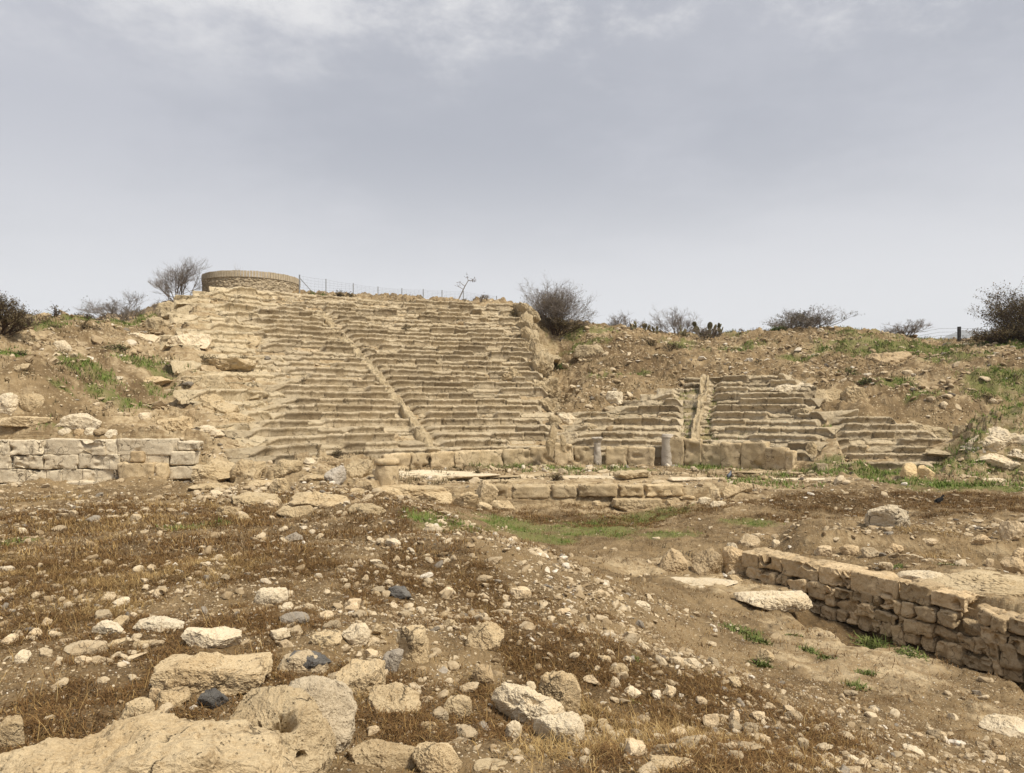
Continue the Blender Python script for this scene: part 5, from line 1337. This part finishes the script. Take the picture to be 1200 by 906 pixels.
def leaves(tips, n, size, seed, lo=0.0):
    r = np.random.default_rng(seed); T = np.array([t[0] for t in tips]); i = r.integers(0, len(T), n)
    c = T[i] + r.normal(0, size * 1.6, (n, 3)); a = r.normal(size=(n, 3)); a /= np.linalg.norm(a, axis=1)[:, None]
    b = np.cross(a, r.normal(size=(n, 3))); b /= np.linalg.norm(b, axis=1)[:, None]
    s = size * r.uniform(.6, 1.3, n)[:, None]
    V = np.stack([c - a * s, c + b * s * .45, c + a * s, c - b * s * .45], 1)
    return V.reshape(-1, 3), np.arange(n * 4).reshape(-1, 4)
def shrub(px, py, w_, h_, D, seed, label, mat='twig', stems=9, depth=4, leaf=0, lmat='olive', lsize=.06, group=None, name='bare_shrub', cat='shrub', r0=.026, spread=.5, kids=3):
    x = (px - 600) / F * D; zg = float(ground_z(x, D)[0]); ztop = CZ - (py - h_ - HOR) / F * D
    h = max(.3, ztop - zg + .1); w = w_ / F * D
    t = thing(name, label, cat, (x, D, zg - .1), (0, 0, 0), group)
    bag, tips = Bag(), []
    twigs(bag, seed, h, w, stems, depth, spread, r0, kids, tips)
    # bring the crown to its real width and height
    V = np.concatenate(bag.v); top = np.percentile(V[:, 2], 99.7); kx = w / max(.1, np.percentile(V[:, 0], 99) - np.percentile(V[:, 0], 1)); kz = h / top
    S = np.array([kx, kx, kz]); bag.v = [v * S for v in bag.v]; tips = [(p * S, d) for p, d in tips]
    bag.build('branches', M[mat], t)
    if leaf:
        LV, q = leaves(tips, leaf, lsize, seed + 3); obj('foliage', mesh_np('foliage', LV, q, M[lmat], smooth=False), t)
    return t
GS = 'shrubs along the skyline'
shrub(0, 396, 84, 50, 28.0, 1, 'dark dense shrub cut by the left edge', 'twig_brown', 26, 4, 5200, 'scrub', .035, GS, 'leafy_shrub')
shrub(150, 382, 70, 40, 46.5, 2, 'wide bare grey shrub on the saddle left of the hilltop', 'twig', 16, 4, 300, 'olive', .05, GS)
shrub(208, 360, 76, 58, 51, 3, 'tall bare grey shrub against the left side of the round terrace', 'twig', 17, 4, 0, group=GS)
shrub(186, 372, 30, 24, 47.5, 31, 'small bare shrub between the two grey ones', 'twig', 6, 4, 0, group=GS)
shrub(648, 390, 78, 58, 50.5, 4, 'big dense twiggy shrub just right of the cliff end', 'twig', 46, 4, 1800, 'scrub', .05, GS)
shrub(650, 389, 62, 22, 50.0, 41, 'dark low undergrowth at the foot of the big dense shrub', 'twig_brown', 22, 3, 2600, 'scrub', .05, GS, 'leafy_shrub')
shrub(733, 392, 50, 27, 53, 5, 'low bare shrub left of the cactus clumps', 'twig', 13, 4, 0, group=GS)
shrub(790, 396, 64, 36, 53, 6, 'bare upright shrub between the cactus clumps', 'twig', 16, 4, 0, group=GS)
shrub(935, 401, 82, 40, 51, 7, 'wide olive-grey shrub on the right ridge', 'twig', 24, 4, 1400, 'olive', .055, GS)
shrub(912, 402, 24, 18, 50.5, 71, 'small green shrub at the foot of the wide olive-grey one', 'twig_brown', 8, 3, 800, 'leafy', .06, GS, 'leafy_shrub')
shrub(880, 404, 60, 17, 52, 8, 'low brown mound-shaped shrub left of the wide olive-grey one', 'twig_brown', 22, 3, 1600, 'scrub', .05, GS)
shrub(1058, 402, 50, 28, 50, 9, 'sparse bare shrub behind the green rise', 'twig', 14, 4, 0, group=GS)
shrub(1200, 420, 100, 86, 43.5, 10, 'large dark leafy shrub cut by the right edge', 'twig_brown', 24, 4, 7000, 'scrub', .06, GS, 'leafy_shrub')
shrub(1182, 424, 72, 46, 42.0, 101, 'dense brown thicket under the large dark shrub', 'twig_brown', 44, 3, 5200, 'scrub', .05, GS, 'leafy_shrub')
shrub(60, 371, 14, 14, 33.5, 11, 'tiny leafy sprig on top of the left knoll', 'twig_brown', 2, 3, 60, 'scrub', .05, GS)
shrub(97, 380, 20, 12, 37, 12, 'small dark tuft right of the sprig on the left knoll', 'twig_brown', 6, 3, 120, 'scrub', .05, GS)
shrub(30, 378, 22, 16, 31, 13, 'thin grey sprigs beside the dark left-edge shrub', 'twig', 5, 3, 0, group=GS)
shrub(563, 357, 12, 12, 49.8, 14, 'little dry sprig on the skyline right of the leaning stalk', 'twig', 3, 3, 30, 'scrub', .05, GS)
shrub(278, 322, 12, 16, 55, 15, 'forked bare twig rising behind the round terrace', 'twig', 2, 2, 0, group=GS, r0=.02)
shrub(830, 398, 40, 14, 50, 16, 'grey bush in front of the right cactus clump', 'twig', 14, 3, 700, 'scrub', .05, GS)
G2 = 'low dark shrubs on the slopes'
for i, (px, py, w_, h_, l_) in enumerate([(102, 389, 18, 9, 'low dark shrub below the crest of the left knoll'), (65, 386, 14, 6, 'small brown shrub on the left knoll face'), (138, 416, 24, 8, 'dark shrub on the saddle above the green patch'), (25, 418, 12, 8, 'grey-green tuft low on the left bank'), (367, 352, 14, 10, 'round green-black shrub right of the round terrace'), (378, 351, 8, 6, 'smaller tuft beside the round green-black shrub'),
                                    (397, 350, 9, 8, 'dark tuft under the second fence post'), (411, 350, 8, 6, 'dark tuft under the third fence post'), (245, 424, 14, 9, 'dark tuft at the left margin of the seats'), (283, 426, 12, 10, 'brown tuft on the pale rock left of the seats'), (362, 423, 10, 6, 'tuft growing among the middle seats'), (476, 388, 12, 6, 'dark hollow-like shrub high in the seats'),
                                    (602, 372, 8, 10, 'tuft on the upper corner of the cliff'), (658, 434, 14, 7, 'green-brown shrub on the earth slope beside the cliff'), (785, 411, 24, 10, 'dark shrub below the right cactus clump'), (763, 406, 12, 7, 'small dark shrub below the left cactus clump'), (995, 440, 22, 11, 'dark green shrub below the ridge on the right'), (1010, 452, 14, 8, 'small shrub right of the dark green one'),
                                    (1155, 472, 12, 8, 'lone tuft on the right slope'), (585, 522, 8, 7, 'tuft at the foot of the middle seats'), (395, 535, 10, 10, 'tuft in the lowest seat row above the bluish white stone'), (560, 556, 8, 6, 'dark tuft on the stage floor left of centre'), (525, 563, 9, 8, 'tuft beside the massive flat slab'), (652, 563, 10, 6, 'tuft on the stage floor before the slab wall')]):
    g = G(px, py)
    shrub(px, py, w_, h_, g.y, 200 + i, l_, 'twig_brown', 10, 2, 260, 'leafy' if 'green' in l_ else 'scrub', .0011 * g.y, G2, 'low_shrub', r0=.012)

# leaning dry flower stalk on the skyline
D = 50.3; p0 = np.array([(536 - 600) / F * D, D, 0]); p0[2] = float(ground_z(p0[0], D)[0]) - .1
st = thing('dry_stalk', 'leaning dry flower stalk with a few seed heads on the skyline above the seats', 'plant', p0)
zt = CZ - (327 - HOR) / F * D - p0[2]
sp = np.array([(0, 0, 0), (.22, 0, zt * .3), (.5, 0, zt * .68), (.72, 0, zt * .92), (1.15, .05, zt * .96)])
bag = Bag(); bag.tube(sp, np.linspace(.045, .02, 5), 5); bag.tube([sp[2], sp[2] + (-.32, .1, .28)], .018, 4); bag.tube([sp[2] * .8, sp[2] * .8 + (-.4, 0, .25)], .018, 4); bag.tube([sp[3], sp[3] + (-.05, .1, .3)], .018, 4)
bag.build('stem', M['twig'], st)
LV, q = leaves([(sp[4], 0), (sp[4] - (.15, 0, 0), 0), (sp[2] + (-.32, .1, .28), 0), (sp[2] * .8 + (-.4, 0, .25), 0), (sp[3] + (-.05, .1, .3), 0)], 60, .06, 5)
obj('seed_head', mesh_np('seed_head', LV, q, M['twig_brown'], smooth=False), st)

# prickly pears
def cactus(px, py, w_, h_, D, seed, label, n):
    x = (px - 600) / F * D; zg = float(ground_z(x, D)[0]); r = np.random.default_rng(seed)
    t = thing('prickly_pear', label, 'cactus', (x, D, zg - .05), group='cactus clumps on the ridge')
    V0, F0 = ico(2); W, Hh = w_ / F * D, max(.7, CZ - (py - h_ - HOR) / F * D - zg)
    bases = [(r.uniform(-W / 2, W / 2), r.uniform(-.5, .5), 0.0) for _ in range(n // 4)]
    made = []
    for i in range(n):
        if i < len(bases): p = np.array(bases[i]); lv = 0
        else:
            q = made[int(r.integers(0, len(made)))]; p, lv = q[1] , q[2] + 1
            if lv > 3: p, lv = made[0][1], 1
        s = r.uniform(.16, .27) * Hh / 1.3; d = np.array([r.normal(0, .5), r.normal(0, .4), 1.0]); d /= np.linalg.norm(d)
        yaw = r.uniform(0, 3.14); u = np.array([math.cos(yaw), math.sin(yaw), 0]); u -= d * (u @ d); u /= np.linalg.norm(u); v = np.cross(d, u)
        c = p + d * s * .85
        if c[2] + s > Hh * 1.02: c[2] = Hh - s; 
        P = c + (V0[:, :1] * u * s * .72 + V0[:, 1:2] * v * .05 + V0[:, 2:3] * d * s)
        obj('pad', mesh_np('pad', P, F0, M['cactus']), t); made.append((c, c + d * s * .8, lv))
cactus(757, 395, 36, 20, 51, 5, 'low dark prickly pear clump, the left one of the two on the ridge', 34)
cactus(822, 402, 50, 27, 51, 6, 'taller prickly pear clump with upright pads, right one on the ridge', 46)

# ------------------------------------------------------------------ birds
def bird(px, py, L, yaw, label, mats, name, D=None):
    g = at_base(px, py); t = thing(name, label, 'bird', g, (0, 0, yaw))
    V, Fc = ico(4); u = V[:, 0]
    P = np.stack([u * L * .36, V[:, 1] * L * .17 * (1 - .25 * u), V[:, 2] * L * .18 * (1 - .15 * u)], -1)
    P[:, 2] += np.where(u < 0, u * u * -.05 * L, u * .05 * L); a = .35; c, s = math.cos(a), math.sin(a)
    P = np.c_[P[:, 0] * c - P[:, 2] * s, P[:, 1], P[:, 0] * s + P[:, 2] * c]
    # neck and head grow out of the same skin
    f = sstep(.45, .95, u); P[:, 0] += f * L * .05; P[:, 2] += f * L * .18; P[:, 1] *= 1 - .35 * f
    P[:, 2] += L * .34
    obj('body', mesh_np('body', P, Fc, M[mats[0]]), t)
    hd = ico(3)[0] * L * np.array([.095, .08, .085]) + np.array([L * .40, 0, L * .68]); obj('head', mesh_np('head', hd, ico(3)[1], M[mats[1]]), t)
    b = Bag(); b.tube([(L * .47, 0, L * .68), (L * .57, 0, L * .66)], [.018 * L / .33, .004], 6); b.build('beak', M['beak'], t)
    for sg in (-1, 1):
        wv = ico(3)[0] * L * np.array([.36, .03, .13]); wv[:, 2] -= wv[:, 0] * -.28; wv[:, 1] += sg * L * .15; wv[:, 0] -= L * .08; wv[:, 2] += L * .34
        obj('wing', mesh_np('wing', wv, ico(3)[1], M[mats[2]]), t)
        b = Bag(); b.tube([(0, sg * L * .07, L * .24), (.02 * L, sg * L * .07, .0)], .008 * L / .33, 5); b.tube([(-.02, sg * L * .07, .004), (.08 * L, sg * L * .07, .004)], .006, 4); b.build('leg', M['beak'], t)
    tv = ico(2)[0] * L * np.array([.24, .07, .022]); tv[:, 2] += tv[:, 0] * .35; tv[:, 0] -= L * .46; tv[:, 2] += L * .15
    obj('tail', mesh_np('tail', tv, ico(2)[1], M[mats[2]]), t)
bird(855, 562, .40, 1.0, 'grey pigeon standing on the stage floor right of the tall column stump', ('feather', 'feather_dark', 'feather_dark'), 'pigeon')
bird(1101, 591, .34, .3, 'small black bird on the brown flat right of the lone pale boulder', ('black_feather', 'black_feather', 'black_feather'), 'black_bird')

# ------------------------------------------------------------------ far hill beyond the ridge
xs = np.linspace(-700, 900, 90); ys = np.linspace(-500, 500, 40)
A, B = np.meshgrid(xs, ys, indexing='ij')
hz = 246 * np.exp(-np.abs((A - 40) / 330) ** 1.6 - (B / 300) ** 2) + 60 * np.exp(-((A - 300) / 300) ** 2 - (B / 300) ** 2) + fbm2(A * .008, B * .008, 4, 3) * 16 - 14
V = np.stack([A + (1112 - 600) / F * 2500, B + 2500, hz], -1).reshape(-1, 3)
structure(obj('far_hill', mesh_np('far_hill', V, grid_faces(90, 40), M['hill'])))

# the air: thin haze that greys the far hill
hb = Bag(); hb.box((0, 1600, 7.5), (3600, 4200, 640), 0)
m = bpy.data.materials.new('haze_air'); m.use_nodes = True; m.node_tree.nodes.clear()
o_ = m.node_tree.nodes.new('ShaderNodeOutputMaterial'); v_ = m.node_tree.nodes.new('ShaderNodeVolumePrincipled'); m.node_tree.links.new(v_.outputs[0], o_.inputs['Volume'])
v_.inputs['Density'].default_value = .00022; v_.inputs['Color'].default_value = (.80, .86, .95, 1); v_.inputs['Anisotropy'].default_value = .2
M['haze'] = m
structure(hb.build('haze', m, smooth=False), 'stuff')



# ------------------------------------------------------------------ camera, sky and sun
cam = bpy.data.cameras.new('camera'); co = bpy.data.objects.new('camera', cam); COL.objects.link(co)
co.location = (0, 0, CZ); co.rotation_euler = (math.radians(90), 0, 0)
cam.sensor_width = 36; cam.lens = F / W0 * 36; cam.shift_y = (HOR - H0 / 2) / W0
cam.clip_start = .05; cam.clip_end = 12000
SC.camera = co

SUN_EL, SUN_AZ = math.radians(56), math.radians(128)     # azimuth clockwise from the view direction (+Y)
w = bpy.data.worlds.new('World'); SC.world = w; w.use_nodes = True
nt = w.node_tree; nt.nodes.clear()
def wn(k, **kw):
    n = nt.nodes.new(k)
    for a, b in kw.items(): setattr(n, a, b)
    return n
def wmap(fac, lo, hi, a, b):
    n = wn('ShaderNodeMapRange', interpolation_type='SMOOTHSTEP'); nt.links.new(fac, n.inputs[0])
    for i, v in zip((1, 2, 3, 4), (lo, hi, a, b)): n.inputs[i].default_value = v
    return n.outputs[0]
def wmix(fac, a, b):
    n = wn('ShaderNodeMix', data_type='RGBA'); nt.links.new(fac, n.inputs['Factor'])
    for s, v in ((6, a), (7, b)):
        if isinstance(v, bpy.types.NodeSocket): nt.links.new(v, n.inputs[s])
        else: n.inputs[s].default_value = v
    return n.outputs[2]
sky = wn('ShaderNodeTexSky', sky_type='NISHITA'); sky.sun_disc = False
sky.sun_elevation = SUN_EL; sky.sun_rotation = SUN_AZ; sky.air_density = 1.0; sky.dust_density = 2.0
tc = wn('ShaderNodeTexCoord'); sep = wn('ShaderNodeSeparateXYZ'); nt.links.new(tc.outputs['Generated'], sep.inputs[0])
zz = sep.outputs[2]
# an overcast deck: direction divided by height gives a flat cloud layer overhead
den = wn('ShaderNodeMath', operation='ADD'); nt.links.new(zz, den.inputs[0]); den.inputs[1].default_value = .12
div = wn('ShaderNodeVectorMath', operation='DIVIDE'); nt.links.new(tc.outputs['Generated'], div.inputs[0])
cb = wn('ShaderNodeCombineXYZ')
for i in range(3): nt.links.new(den.outputs[0], cb.inputs[i])
nt.links.new(cb.outputs[0], div.inputs[1])
def wnoise(scale, detail, rough, off=0.0):
    mp = wn('ShaderNodeMapping'); nt.links.new(div.outputs[0], mp.inputs[0]); mp.inputs['Location'].default_value = (off, off * .7, 0); mp.inputs['Scale'].default_value = (1.0, 1.0, .2)
    n = wn('ShaderNodeTexNoise'); nt.links.new(mp.outputs[0], n.inputs['Vector']); n.inputs['Scale'].default_value = scale; n.inputs['Detail'].default_value = detail; n.inputs['Roughness'].default_value = rough
    return n.outputs['Fac']
deck = wmix(wmap(wnoise(.8, 7, .58, 3.1), .36, .62, 0, 1), (5.35, 5.52, 6.15, 1), (6.6, 6.7, 7.3, 1))
deck = wmix(wmap(zz, .06, .36, 0, 1), (10.6, 10.45, 10.4, 1), deck)
bright = wn('ShaderNodeMath', operation='MULTIPLY'); nt.links.new(wmap(wnoise(2.1, 12, .66, 5.7), .44, .66, 0, 1), bright.inputs[0]); nt.links.new(wmap(zz, .34, .47, 0, 1), bright.inputs[1])
deck = wmix(bright.outputs[0], deck, (10.0, 9.9, 9.9, 1))
cover = wn('ShaderNodeValue'); cover.outputs[0].default_value = .9
final = wmix(cover.outputs[0], sky.outputs[0], deck)
bg = wn('ShaderNodeBackground'); bg.inputs['Strength'].default_value = .085; nt.links.new(final, bg.inputs[0])
wo = wn('ShaderNodeOutputWorld'); nt.links.new(bg.outputs[0], wo.inputs[0])

sl = bpy.data.lights.new('sun', 'SUN'); sl.energy = 4.9; sl.angle = math.radians(10); sl.color = (1, .92, .78)
so = bpy.data.objects.new('sun', sl); COL.objects.link(so)
d = Vector((math.sin(SUN_AZ) * math.cos(SUN_EL), math.cos(SUN_AZ) * math.cos(SUN_EL), math.sin(SUN_EL)))
so.rotation_euler = d.to_track_quat('Z', 'Y').to_euler(); so.location = (0, 0, 60)
vs = SC.view_settings
vs.view_transform = 'Standard'; vs.look = 'None'; vs.exposure = 0.08; vs.gamma = 1.0; vs.use_curve_mapping = False
